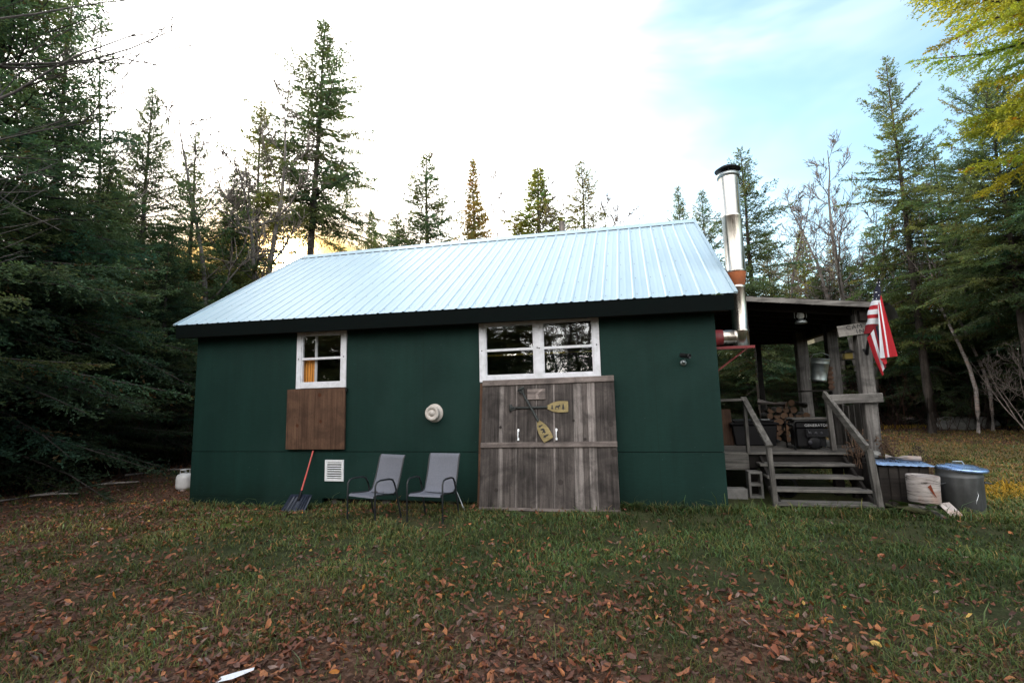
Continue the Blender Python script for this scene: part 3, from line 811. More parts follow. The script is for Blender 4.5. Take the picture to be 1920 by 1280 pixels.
# dim second row that closes the woods
def fill(pts, h0, h1, seed):
    R = random.Random(seed)
    for x, y in pts:
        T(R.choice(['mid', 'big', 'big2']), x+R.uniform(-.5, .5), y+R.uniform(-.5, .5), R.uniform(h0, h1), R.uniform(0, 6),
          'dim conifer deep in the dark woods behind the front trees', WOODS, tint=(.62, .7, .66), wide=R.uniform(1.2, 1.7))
fill([(-7.5, -2.), (-8, 1.2), (-8.3, 4.), (-8.6, 6.6), (-9.4, 9.4), (-10.5, 12.5), (-8.2, -4.8), (-10, 2.6), (-11, 6.4), (-6.3, -5.4)], 7, 10.5, 1)
fill([(16.5, 23), (18.5, 23.5), (20.5, 24), (22.5, 21.5), (23, 18.5), (24, 15.5), (24, 12), (24, 8.5), (23.5, 5), (14.5, 24), (22.3, 18), (25.5, 20), (26, 13.5), (21.3, 21.), (19.2, 22), (17.4, 21.5), (22.4, 14.2), (23, 10)], 6.5, 9.5, 2)
fill([(13, 17.5), (14.5, 19.5), (11.5, 16.5), (10., 19.5), (12.2, 22.5), (16, 20.8), (15.2, 16.8)], 5.0, 6.4, 3)

def woods_mass():
    """far woods that read as one mass: a belt of coarse conifers"""
    g = np.random.default_rng(77); Vs, Fs, Cs = [], [], []; o = 0
    wood, V, F, C = conifer(seed=99, h=10, rb=1.9, nb=90, clear=.4, spacing=.2, step=.13, nl=.26, nw=.08, droop=.35, ragged=.35)
    for i in range(230):
        a = g.uniform(0, 2*PI); r = g.uniform(34, 62)
        x, y = CAMP.x+r*math.cos(a), CAMP.y+r*math.sin(a)
        if math.hypot(x-8, y) < 27: continue
        if x < 13 and abs((x-13)*SUN.y-(y-2)*SUN.x)/math.hypot(SUN.x, SUN.y) < 3.2: continue
        if abs(math.atan2(x-CAMP.x, y-CAMP.y)-math.atan2(SUN.x, SUN.y)) < .10: continue
        s = g.uniform(.62, .92); w = s*g.uniform(1., 1.5); th = g.uniform(0, 6.3)
        P = V.copy(); P[:, :2] *= w; P[:, 2] *= s
        P = np.stack([P[:, 0]*math.cos(th)-P[:, 1]*math.sin(th)+x, P[:, 0]*math.sin(th)+P[:, 1]*math.cos(th)+y, P[:, 2]+gz1(x, y)], -1)
        Vs.append(P); Fs.append(F+o); Cs.append(C*np.array([1., .95, .95])*g.uniform(.6, 1.)); o += len(V)
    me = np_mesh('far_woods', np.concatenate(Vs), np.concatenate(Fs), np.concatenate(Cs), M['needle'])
    ob = bpy.data.objects.new('far_woods', me); COL.objects.link(ob)
    tag(ob, 'far conifer woods seen as one dark mass between the trunks', 'woods', kind='stuff')
woods_mass()

def brush():
    R = random.Random(4); m = MB()
    def spot(x, y, hmin, hmax):
        z = gz1(x, y); h = R.uniform(hmin, hmax); a = R.uniform(0, 6.3); l = R.uniform(.05, .7)
        p = Vector((x, y, z)); d = Vector((math.cos(a)*l, math.sin(a)*l, 1))
        q = p+d*h*.5+Vector((R.gauss(0, .06), R.gauss(0, .06), 0)); e = q+(d+Vector((R.gauss(0, .3), R.gauss(0, .3), 0)))*h*.5
        t = R.choice([(.5, .42, .36), (.8, .7, .62), (.35, .3, .26), (1., .5, .36)])
        m.tube([p, q, e], [.011, .008, .004], 3, t, False)
        for k in range(3):
            f = R.random(); s = p.lerp(e, .3+.6*f); dd = Vector((R.gauss(0, 1), R.gauss(0, 1), R.uniform(.1, 1))).normalized()
            m.tube([s, s+dd*h*.3], [.006, .003], 3, t, False)
    for i in range(700):
        x = R.uniform(-7.5, -3.4); spot(x, R.uniform(-4.5, 7), .5, 2.4)
    for i in range(900):
        a = R.uniform(-.15, .85); r = R.uniform(24, 31)
        x, y = CAMP.x+r*math.sin(a), CAMP.y+r*math.cos(a)
        if x > 12: spot(x, y, .6, 2.6)
    o = m.build('underbrush', M['bark'])
    tag(o, 'tangled leafless underbrush along the foot of the woods', 'underbrush', kind='stuff')
brush()

def overhang():
    """leafless tree outside the left border whose limbs reach over the lawn"""
    r = empty('overhanging_tree', (2.5, -5.5, 0), 0, 'leafless tree at the left border with thin limbs reaching across the sky', 'bare tree')
    R = random.Random(21)
    m = MB(); st = [(0, 0, 0), (.05, .02, 2), (0, .05, 4), (.08, 0, 6), (.1, .1, 8)]
    m.tube(st, [.11, .09, .07, .045, .02], 8); m.build('trunk', M['greybark'], r)
    tw = MB()
    def limb(p, end, sag, rad, sub=7):
        p, e = Vector(p), Vector(end); n = 9; pts = []
        for i in range(n+1):
            f = i/n; q = p.lerp(e, f); q.z += -sag*math.sin(f*PI)+.02*math.sin(f*13+sag*40); q.y += .03*math.sin(f*9+rad*900); pts.append(q)
        tw.tube(pts, [rad*(1-.8*i/n) for i in range(n+1)], 5, .75, False)
        for k in range(sub):
            f = .25+.72*(k+R.random())/sub; i = min(n-1, int(f*n)); q = pts[i].lerp(pts[i+1], f*n-i)
            d = (e-p).normalized()+Vector((R.gauss(0, .35), R.gauss(0, .35), R.gauss(.1, .5))); l = R.uniform(.2, .7)
            w = q+d*l*.5+Vector((0, 0, -.02)); z = q+d*l
            tw.tube([q, w, z], [rad*.42, rad*.3, rad*.14], 4, .8, False)
            for b in range(3):
                f2 = R.random(); s = q.lerp(z, f2); d2 = d+Vector((R.gauss(0, .5), R.gauss(0, .5), R.gauss(0, .5)))
                tw.tube([s, s+d2*l*.3], [rad*.2, rad*.1], 3, .8, False)
    for (h, ex, ey, ez, sag, rad) in ((3.5, 1.6, .95, 4.75, .12, .012), (4.1, 1.75, 1.3, 5.05, .22, .010), (4.0, 1.5, 1.1, 4.55, -.05, .011), (3.4, 1.35, .9, 4.0, .1, .009),
                                      (3.0, 1.0, .75, 3.55, .1, .009), (2.6, .9, .6, 3.1, .08, .007), (4.4, 1.2, 1.4, 5.6, .1, .009), (2.3, .75, .55, 2.75, .06, .007)):
        limb((0, .02, h), (ex, ey, ez), sag, rad*1.5)
    tw.build('crown', M['greybark'], r)
overhang()

# trees behind the photographer, seen in the window panes
RF = 'trees facing the cabin, mirrored in its window panes'
R_ = random.Random(31); MIR = []
for i in range(34):
    MIR.append((R_.choice(['maple', 'maple2', 'sparse', 'mid', 'gap', 'birchtree', 'maple2', 'sparse']), -9+i*1.0+R_.uniform(-.6, .6), (-15.5, -19, -23.5)[i % 3]+R_.uniform(-1, 1), R_.uniform(9, 13), R_.uniform(0, 6)))
MIR += [('big2', -8., -15, 12, 1), ('mid', -6.6, -16.5, 12, 2), ('big', -9.6, -17, 12, 3), ('mid', -5.2, -14.6, 10, 4), ('big2', -11, -14.5, 11, 5)]
for k, x, y, h, rz in MIR:
    bare = k in ('maple', 'maple2', 'birchtree')
    T(k, x, y, h, rz, 'leafless tree mirrored in the window panes' if bare else 'conifer mirrored in the window panes', RF, name='bare_tree' if bare else 'conifer_tree', cat='bare tree' if bare else 'conifer')

# ------------------------------------------------------------------ cabin
L_ = 9.14
EZ, RZ, RD, OV = 3.105, 5.459, 3.334, .28
GX0, GX1 = -.247, L_+.246
def dz(x): return -.12*(x/9.14)
def W(x, y, z): return (x, y, z+dz(x)*min(max(z, 0)/3., 1.))
cabin = empty('cabin', (0, 0, 0), 0, 'dark green board cabin with white ribbed metal roof and white windows', 'cabin')

WIN = {'small': (2.19, 3.176, 1.868, 2.887), 'large': (5.58, 7.488, 1.872, 2.855)}
def walls():
    m = MB(); th = .12
    def fw(x0, x1, z0, z1): m.box(x0, x1, 0, th, z0, z1)
    s, b = WIN['small'], WIN['large']
    e = .05
    zl = .792      # sheathing seam
    def col(x0, x1, top=2.98):
        # lower band sits 6 mm proud of the upper sheets so that the seam shows
        m.box(x0, x1, -.006, th, .02, zl-.01, (.98, 1., 1.)); m.box(x0, x1, 0, th, zl, top)
    col(0, s[0]+e)
    m.box(s[0]+e, s[1]-e, -.006, th, .02, zl-.01); fw(s[0]+e, s[1]-e, zl, s[2]+e); fw(s[0]+e, s[1]-e, s[3]-e, 2.98)
    col(s[1]-e, b[0]+e)
    m.box(b[0]+e, b[1]-e, -.006, th, .02, zl-.01); fw(b[0]+e, b[1]-e, zl, b[2]+e); fw(b[0]+e, b[1]-e, b[3]-e, 2.95)
    col(b[1]-e, L_)
    o = m.build('front_wall', M['green'], cabin)
    m = MB(); m.box(.02, L_-.02, .02, th-.01, zl-.012, zl+.002, .2); m.build('wall_seam', M['soffit'], cabin)
    m = MB()      # skirt to the ground, left and right thirds; dark crawl gap between
    m.box(0, 2.75, -.004, .06, -.5, .018, .95); m.build('skirt_board', M['green'], cabin)
    m = MB(); m.box(7.5, L_, -.004, .06, -.5, .018, .95); m.build('skirt_board', M['green'], cabin)
    m = MB(); m.box(2.75, 7.5, .12, .16, -.5, .03, .6); m.build('crawl_space', M['soffit'], cabin)
    m = MB(); m.box(2.9, 2.99, .05, .11, -.3, .02); m.box(3.85, 3.99, .04, .11, -.3, .02, .8); m.box(5.0, 5.1, .06, .11, -.3, .02)
    m.build('foundation_post', M['grey_z'], cabin)
    # gable ends and rear wall
    for nm, x0, x1 in (('left_gable_wall', 0, .12), ('right_gable_wall', L_-.12, L_)):
        m = MB(); e2 = dz((x0+x1)/2)
        ze = 3.2+e2; zr = 5.3+e2
        poly = [(.12, -.5), (2*RD-.12, -.5), (2*RD-.12, ze), (RD, zr), (.12, ze)]
        m.prism(poly, (x0, 0, 0), (0, 1, 0), (0, 0, 1), x1-x0)
        m.build(nm, M['green'], cabin)
    m = MB(); y0 = 2*RD-.12
    m.box(.12, L_-.12, y0, 2*RD, -.5, .9); m.box(.12, L_-.12, y0, 2*RD, 2.2, 2.9); m.box(.12, 1.6, y0, 2*RD, .9, 2.2); m.box(3.2, 6, y0, 2*RD, .9, 2.2); m.box(7.4, L_-.12, y0, 2*RD, .9, 2.2)
    m.build('rear_wall', M['green'], cabin)
    m = MB(); m.box(.12, L_-.12, .13, y0-.01, .55, .6, .8); m.box(.12, L_-.12, .13, y0-.01, 2.94, 2.97); m.box(4.3, 4.38, .14, 4., .6, 2.94, 1.4)
    m.build('interior', M['interior'], cabin)
walls()

def window(name, key, mullion):
    x0, x1, z0, z1 = WIN[key]
    fr = .085 if key == 'small' else .105
    m = MB(); yo = -.030
    zt = lambda x: z1+(0 if key == 'small' else -.03*(x-x0)/(x1-x0)*1.)
    bot = .10 if key == 'small' else .105
    side = .095
    m.box(x0, x0+side, yo, .0, z0, z1); m.box(x1-side, x1, yo, .0, z0, z1)
    m.box(x0+side, x1-side, yo+.002, .0, z1-.075, z1-.004); m.box(x0+side, x1-side, yo+.002, .0, z0+.003, z0+.095)
    bays = [(x0+side, x1-side)]
    if mullion:
        xm = (x0+x1)/2+.01; m.box(xm-.065, xm+.065, yo+.003, .0, z0+.095, z1-.075)
        bays = [(x0+side, xm-.065), (xm+.065, x1-side)]
    f = m.build('window', M['white'], cabin, .004)
    for a, b in bays:
        s = MB(); zb, zt_ = z0+.095, z1-.075; zm = (zb+zt_)/2
        t = .022
        # upper sash outside, lower sash a little further in
        s.box(a, a+t, -.016, .03, zb, zt_); s.box(b-t, b, -.016, .03, zb, zt_)
        s.box(a+t, b-t, -.014, .03, zt_-t, zt_); s.box(a+t, b-t, -.014, .03, zb, zb+t*.8); s.box(a+t, b-t, -.018, .03, zm-.02, zm+.02)
        s.build('sash', M['white'], f, .003)
        p = MB(); p.add([(a+t, .008, zm+.02), (b-t, .008, zm+.02), (b-t, .008, zt_-t), (a+t, .008, zt_-t)], [(0, 1, 2, 3)]); p.build('pane', M['glass'], f)
        p = MB(); p.add([(a+t, .016, zb+t*.8), (b-t, .016, zb+t*.8), (b-t, .016, zm-.02), (a+t, .016, zm-.02)], [(0, 1, 2, 3)]); p.build('pane', M['glass'], f)
        p = MB()
        for k, zc in ((a-.05, zm), (b+.05, zm+.01)): p.tube([(k, yo-.001, zc), (k, yo-.004, zc)], .011, 8, 1.)
        p.build('bolt', M['black'], f)
    return f
sw = window('window', 'small', False)
bw = window('window', 'large', True)
sw['label'] = 'small white sash window with orange curtain inside'; bw['label'] = 'wide white double window with dark reflections'
m = MB()
for k in range(9): m.box(2.27+k*.026, 2.29+k*.026, .07+.012*(k % 2), .085+.012*(k % 2), 1.93, 2.42, .8+.4*rnd.random())
m.build('curtain', M['curtain'], cabin)
m = MB(); m.box(2.50, 2.545, .06, .08, 1.93, 2.80, .8); m.build('curtain_rail', M['white'], cabin)

def roof():
    def slope(front):
        m = MB(); prof = []
        x = GX0; prof.append((x, 0)); pitch = .2286
        k = 0
        while True:
            xc = GX0+.05+k*pitch
            if xc > GX1-.03: break
            prof += [(xc-.026, 0), (xc-.011, .013), (xc+.011, .013), (xc+.026, 0)]
            mid = xc+pitch/2
            if mid < GX1-.03: prof += [(mid-.03, 0), (mid, .004), (mid+.03, 0)]
            k += 1
        prof.append((GX1, 0))
        y0, y1 = (-OV, RD) if front else (2*RD+OV, RD)
        d = Vector((0, y1-y0, RZ-EZ)).normalized(); nn = Vector((0, -d.z if front else d.z, abs(d.y)))
        NS = 14; vs = []; ts = []
        for j in range(NS+1):
            f = j/NS; y = y0+(y1-y0)*f; z = EZ+(RZ-EZ)*f
            for (px, h) in prof:
                vs.append(W(px, y+nn.y*h, z+nn.z*h)); tt = 1.0+.02*math.sin(px*9.1+j*.2); ts.append((tt, tt, tt))
        n = len(prof); fs = [(j*n+i, j*n+i+1, (j+1)*n+i+1, (j+1)*n+i) if front else (j*n+i+1, j*n+i, (j+1)*n+i, (j+1)*n+i+1) for j in range(NS) for i in range(n-1)]
        m.add(vs, fs, ts, False)
        o = m.build('roof', M['roof'], cabin)
        # fasteners
        s = MB()
        if front:
            for j in (.04, .2, .37, .54, .71, .88, .98):
                for k in range(40):
                    xc = GX0+.05+k*pitch+.045
                    if xc > GX1: break
                    y = y0+(y1-y0)*j; z = EZ+(RZ-EZ)*j
                    p = Vector(W(xc, y, z)); s.tube([p+nn*.001, p+nn*.009], .007, 5, .7)
            s.build('roof_screw', M['galv'], o)
        return o
    rf = slope(True); slope(False)
    # ridge cap with dark foam gaps under it
    m = MB(); d = .22
    for sgn in (-1, 1):
        a = (RD+sgn*d, RZ-d*(RZ-EZ)/(RD+OV)+.022); b = (RD, RZ+.03)
        vs = [W(GX0-.01, a[0], a[1]), W(GX1+.01, a[0], a[1]), W(GX1+.01, b[0], b[1]), W(GX0-.01, b[0], b[1])]
        m.add(vs, [(0, 1, 2, 3) if sgn < 0 else (3, 2, 1, 0)], 1.)
    m.build('ridge_cap', M['roof'], rf)
    m = MB(); vs = []
    for k in range(40):
        xc = GX0+.08+k*.2286
        if xc+.17 > GX1: break
        y = RD-d-.004; z = RZ-(d+.004)*(RZ-EZ)/(RD+OV)
        m.add([W(xc, y, z+.003), W(xc+.17, y, z+.003), W(xc+.17, y, z+.02), W(xc, y, z+.02)], [(0, 1, 2, 3)], 1.)
    m.build('ridge_gap', M['black'], rf)
    # rake trim
    for nm, x in (('rake_trim', GX0), ('rake_trim', GX1)):
        m = MB(); o = .012 if x > 0 else -.012
        a, b = Vector(W(x+o, -OV-.005, EZ+.004)), Vector(W(x+o, RD, RZ+.004)); c = Vector(W(x+o, 2*RD+OV, EZ+.004))
        m.bar(a, b, .05, .03, .9); m.bar(b, c, .05, .03, .9); m.build(nm, M['roof'], rf)
    # fascia, rake boards, soffit
    m = MB()
    m.box(GX0+.02, GX1-.02, -OV+.012, -OV+.04, EZ-.24, EZ-.012); m.warp(W); m.build('fascia_board', M['darkgreen'], cabin)
    for x in (GX0+.035, GX1-.035):
        m = MB()
        sl = (RZ-EZ)/(RD+OV)
        poly = [(-OV+.045, EZ-.235), (-OV+.045, EZ-.01), (RD, RZ-.03), (2*RD+OV, EZ-.02), (2*RD+OV, EZ-.24), (RD, RZ-.27)]
        m.prism(poly, (x-.015, 0, 0), (0, 1, 0), (0, 0, 1), .03); m.warp(W); m.build('rake_board', M['darkgreen'], cabin)
    m = MB(); m.box(GX0+.06, GX1-.06, -OV+.042, .0, EZ-.215, EZ-.195); m.warp(W)
    m.build('soffit', M['soffit'], cabin)
roof()

# fittings on the front wall
def fittings():
    m = MB(); m.lathe((4.80, -.001, 1.404), (0, -1, 0), [(0, 0), (.145, 0), (.15, .012), (.14, .022), (.115, .028), (.108, .04), (.105, .11), (.118, .116), (.118, .128), (.105, .134), (.07, .137), (.068, .128), (.045, .128), (.043, .137), (0, .139)], 28)
    m.build('flue_vent', M['beige'], cabin)
    m = MB(); x0, x1, z0, z1 = 2.806, 3.161, .302, .653
    m.box(x0, x0+.04, -.03, -.006, z0, z1); m.box(x1-.04, x1, -.03, -.006, z0, z1); m.box(x0+.04, x1-.04, -.029, -.006, z1-.04, z1); m.box(x0+.04, x1-.04, -.029, -.006, z0, z0+.04)
    lv = m.build('louvre_vent', M['ventwhite'], cabin, .003)
    m = MB()
    for k in range(7):
        zc = z0+.062+k*.038; m.bar((x0+.04, -.022, zc), (x1-.04, -.022, zc), .016, .012, 1., up=(0, -.6, 1))
    m.build('slat', M['ventwhite'], lv)
    m = MB(); m.box(x0+.04, x1-.04, -.010, -.0065, z0+.04, z1-.04); m.build('vent_back', M['slot'], lv)
    # security camera
    m = MB(); m.lathe((8.672, 0, 2.056), (0, -1, 0), [(0, 0), (.045, 0), (.045, .012), (.03, .022), (0, .024)], 20)
    m.tube([(8.672, -.02, 2.056), (8.672, -.07, 2.07), (8.69, -.09, 2.10)], .013, 8)
    m.lathe((8.672, -.075, 2.065), (0, -1, 0), [(0, -.03), (.02, -.024), (.03, 0), (.02, .024), (0, .03)], 14)
    sc = m.build('security_camera', M['galv'], cabin)
    m = MB(); d = Vector((.75, -.60, -.20)).normalized(); p = Vector((8.635, -.075, 2.165))
    m.lathe(p, d, [(0, 0), (.030, 0), (.034, .01), (.034, .13), (.038, .131), (.038, .15), (.030, .15), (.028, .14), (0, .14)], 16)
    m.build('camera_body', M['blackmetal'], sc)
fittings()

# stovepipe
def stovepipe():
    X, Y = 9.575, .5
    ch = MB()
    sec = [(.110, 2.30), (.110, 2.30), (.112, 2.52), (.118, 2.53), (.118, 2.55), (.112, 2.56), (.112, 3.19), (.118, 3.20), (.118, 3.22), (.112, 3.23), (.112, 3.36)]
    ch.lathe((X, Y, 0), (0, 0, 1), sec, 28)
    o = ch.build('stovepipe', M['steel'], cabin)
    u = MB()
    u.lathe((X, Y, 0), (0, 0, 1), [(.112, 3.36), (.142, 3.44), (.148, 3.45), (.148, 3.47), (.142, 3.48), (.142, 4.31), (.148, 4.32), (.148, 4.35), (.142, 4.36), (.142, 4.97)], 28)
    u.build('upper_pipe', M['steel'], o)
    r = MB(); r.lathe((X, Y, 0), (0, 0, 1), [(.1125, 3.235), (.114, 3.24), (.1425, 3.43), (.1425, 3.445)], 28, 1.); r.build('rust_ring', M['rust'], o)
    c = MB(); c.lathe((X, Y, 0), (0, 0, 1), [(.142, 4.97), (.165, 4.975), (.165, 5.03), (.15, 5.035), (.15, 5.0), (0, 5.0)], 28); c.build('collar', M['galv'], o)
    c = MB(); c.lathe((X, Y, 0), (0, 0, 1), [(.0, 5.10), (.19, 5.09), (.195, 5.10), (.12, 5.15), (0, 5.17)], 28)
    for k in range(3):
        a = k*2.1+.4; c.bar((X+.13*math.cos(a), Y+.13*math.sin(a), 5.02), (X+.13*math.cos(a), Y+.13*math.sin(a), 5.10), .02, .006)
    c.build('rain_cap', M['blackmetal'], o)
    e = MB(); e.lathe((X-.06, Y, 2.455), (-1, 0, 0), [(.10, 0), (.118, .02), (.118, .05), (.112, .06), (.112, .2), (.116, .21)], 24); e.build('elbow', M['steel'], o)
    e = MB(); e.lathe((X-.26, Y, 2.455), (-1, 0, 0), [(.115, 0), (.118, .005), (.120, .2), (.15, .2), (.15, .215), (0, .215)], 24, 1.); e.build('thimble', M['red'], o)
    b = MB(); b.box(L_+.002, X+.14, Y-.13, Y+.13, 2.27, 2.298, 1.); b.build('support_shelf', M['galv'], o)
    b = MB(); b.box(L_+.002, X+.15, Y-.145, Y-.131, 2.262, 2.302, .8); b.build('shelf_edge', M['red'], o)
    for s in (-1, 1):
        b = MB(); b.bar((X+.05, Y+s*.125, 2.265), (L_+.005, Y+s*.125, 1.90), .03, .008, .9); b.build('brace', M['red'], o)
stovepipe()

# ------------------------------------------------------------------ window covers
def covers():
    m = MB()
    bx = [2.045, 2.30, 2.61, 2.93, 3.19]
    for i in range(4): m.box(bx[i]+.0015, bx[i+1]-.0015, -.062, -.022-.0005*i, .83, 1.86, .9+.22*rnd.random())
    o = m.build('window_cover', M['brown'], None, .003)
    tag(o, 'brown board window cover hung on the wall below the small window', 'window cover')
    k = MB()
    for (x, z, r) in ((2.70, 1.75, .035), (2.73, 1.30, .03), (2.27, 1.235, .03)):
        k.lathe((x, -.0625, z), (0, -1, 0), [(0, .001), (r*.5, .0015), (r, .0005)], 12, (.75, .45, .28))
    k.build('wood_knot', M['brown'], o)
    m = MB(); m.box(3.19, 3.215, -.055, -.012, 1.80, 1.85, .5); m.build('hinge', M['blackmetal'], o)
    # large leaning panel
    r = empty('barn_board_panel', (5.67, -.43, .0), 0, 'large weathered grey board panel leaning on the wall under the wide window', 'board panel')
    Hh, tilt = 1.91, math.atan2(.33, 1.86)
    r.rotation_euler = (-tilt, -.006, .0)
    m = MB(); w = 2.02; k = w/745.
    B = [(120, 222, .6), (222, 250, 2.1), (250, 318, .74), (318, 328, 2.2), (328, 432, .62), (432, 441, 2.), (441, 529, .7), (529, 540, 2.1), (540, 640, .66), (640, 690, 2.4), (690, 718, .8), (718, 760, 2.5), (760, 865, .62)]
    for a, b, t in B:
        dep = .022 if t < 1 else .019
        m.box((a-120)*k+.001, (b-120)*k-.001, -dep, .004, .03, Hh-.01, (t*.94, t*.97, t*.98) if t < 1 else (t*.70, t*.75, t*.77))
    bd = m.build('boards', M['panel'], r, .002)
    m = MB(); m.box(0, w+.004, -.045, -.0235, .885, .965, 1.); m.build('middle_rail', M['panel_x'], r, .006)
    m = MB(); m.box(0, w+.002, -.043, -.0235, Hh-.08, Hh, 1.1); m.box(-.001, w, -.026, .03, Hh+.001, Hh+.012, 1.5); m.build('top_rail', M['panel_x'], r, .004)
    m = MB(); m.box(0, w+.004, -.035, -.0235, .0, .045, .95); m.build('bottom_rail', M['panel_x'], r, .004)
    for xx in ((335-120)*k, (547-120)*k):
        m = MB(); z0, z1 = 1.01, 1.14
        m.box(xx-.012, xx+.012, -.0265, -.0225, z0-.018, z0+.018, 1.8); m.box(xx-.012, xx+.012, -.0265, -.0225, z1-.018, z1+.018, 1.8)
        m.tube([(xx, -.0265, z0), (xx, -.05, z0+.01), (xx, -.05, z1-.01), (xx, -.0265, z1)], .0055, 6, 1.9)
        m.build('handle', M['ventwhite'], r)
    kn = MB()
    for (px, z, s) in ((838, 1.21, .04), (700, 1.0, .022), (232, 1.19, .022), (565, .40, .04), (640, 1.27, .02), (850, .80, .05), (215, .28, .03)):
        kn.lathe(((px-120)*k, -.0232, z), (0, -1, 0), [(0, .0006), (s*.5, .001), (s, .0003)], 12, .35)
    kn.build('wood_knot', M['panel'], r)
    rt = r.matrix_basis
    def onp(x, z, d=-.03): return rt @ Vector((x, d, z))
    ux = (rt.to_3x3() @ Vector((1, 0, 0))).normalized(); uz = (rt.to_3x3() @ Vector((0, 0, 1))).normalized(); un = ux.cross(uz)
    # brown board behind it
    m = MB(); m.box(-.0, .5, -.012, .012, 0, 1.85, 1.); o = m.build('leaning_board', M['brown'], None, .003)
    o.location = (5.60, -.30, .02); o.rotation_euler = (-.13, 0, 0)
    tag(o, 'reddish brown board edge showing behind the left side of the big grey panel', 'board')
    # crossed paddles
    def paddle(px0, pz0, ang, label, animal, d):
        org = onp((px0-120)*k, pz0, d); a = math.radians(ang)
        u = ux*math.cos(a)+uz*math.sin(a); v = -ux*math.sin(a)+uz*math.cos(a)
        e = empty('canoe_paddle', org, 0, label, 'paddle')
        inv = Matrix.Translation(org).inverted()
        def put(mb): return mb.warp(lambda x, y, z: tuple(inv @ Vector((x, y, z))))
        m = MB(); Lg = .55
        m.tube([org+u*.02, org+u*.10, org+u*(Lg*.6), org+u*(Lg+.02)], [.022, .017, .017, .021], 10, 1.)
        m.tube([org-v*.055, org-v*.03, org+v*.03, org+v*.055], [.018, .024, .024, .018], 8, 1.)
        m.prism([(-.01, -.05), (.05, -.022), (.08, -.016), (.08, .016), (.05, .022), (-.01, .05)], org-un*.012, u, v, .024, 1.)
        put(m).build('shaft', M['paddlegrip'], e)
        m = MB(); pl = [(0, -.018), (.05, -.045), (.11, -.072), (.18, -.085), (.27, -.085), (.325, -.078), (.33, -.07), (.33, .07), (.325, .078), (.27, .085), (.18, .085), (.11, .072), (.05, .045), (0, .018)]
        m.prism(pl, org+u*Lg-un*.006, u, v, .014, 1.)
        put(m).build('blade', M['yellow'], e, .003)
        m = MB()
        def silh(poly, cx, cy, s):
            # silhouettes stand upright across the blade axis
            m.prism([(x*s, y*s) for x, y in poly], org+u*(Lg+cx)+v*cy+un*.0085, u, v, .0015, 1.)
        pine = [(-.1, -1), (.1, -1), (.1, -.7), (.55, -.72), (.2, -.3), (.42, -.3), (.14, .1), (.3, .1), (.0, 1), (-.3, .1), (-.14, .1), (-.42, -.3), (-.2, -.3), (-.55, -.72), (-.1, -.7)]
        moose = [(-1, -.9), (-.8, -.9), (-.72, -.2), (-.25, -.25), (.1, -.2), (.2, -.9), (.38, -.9), (.4, -.1), (.7, .05), (1, -.05), (1.02, .15), (.75, .4), (.95, .85), (.6, .62), (.55, .95), (.4, .55), (.1, .45), (-.6, .42), (-.95, .2)]
        bear = [(-1, -.8), (-.6, -.8), (-.5, -.25), (.1, -.25), (.2, -.8), (.55, -.8), (.6, -.15), (.95, -.1), (1.1, .1), (.95, .3), (.7, .5), (.3, .45), (-.3, .6), (-.85, .4), (-1.05, -.1)]
        silh(pine, .09, .0, .04); silh(moose if animal == 'moose' else bear, .175, 0, .040); silh(pine, .255, .0, .05)
        put(m).build('painted_silhouette', M['black'], e)
        return e
    paddle(290, 1.475, 0., 'yellow canoe paddle hung level with moose and pine silhouettes', 'moose', -.030)
    paddle(350, 1.755, -61., 'yellow canoe paddle hung diagonally with bear silhouette', 'bear', -.066)
    # small plaque
    c = onp((438-120)*k, 1.675, -.024); m = MB()
    m.prism([(-.14, -.08), (.14, -.08), (.14, .08), (-.14, .08)], c, ux, uz, .02, 1.15)
    m.prism([(.0, -.078), (.05, -.078), (.02, -.01), (.10, .065), (.075, .075), (-.015, .005)], c+un*.0205, ux, uz, .004, 1.9)
    o = m.build('wall_plaque', M['panel_x'], None, .002); tag(o, 'small blank grey wooden plaque above the crossed paddles', 'plaque')
covers()

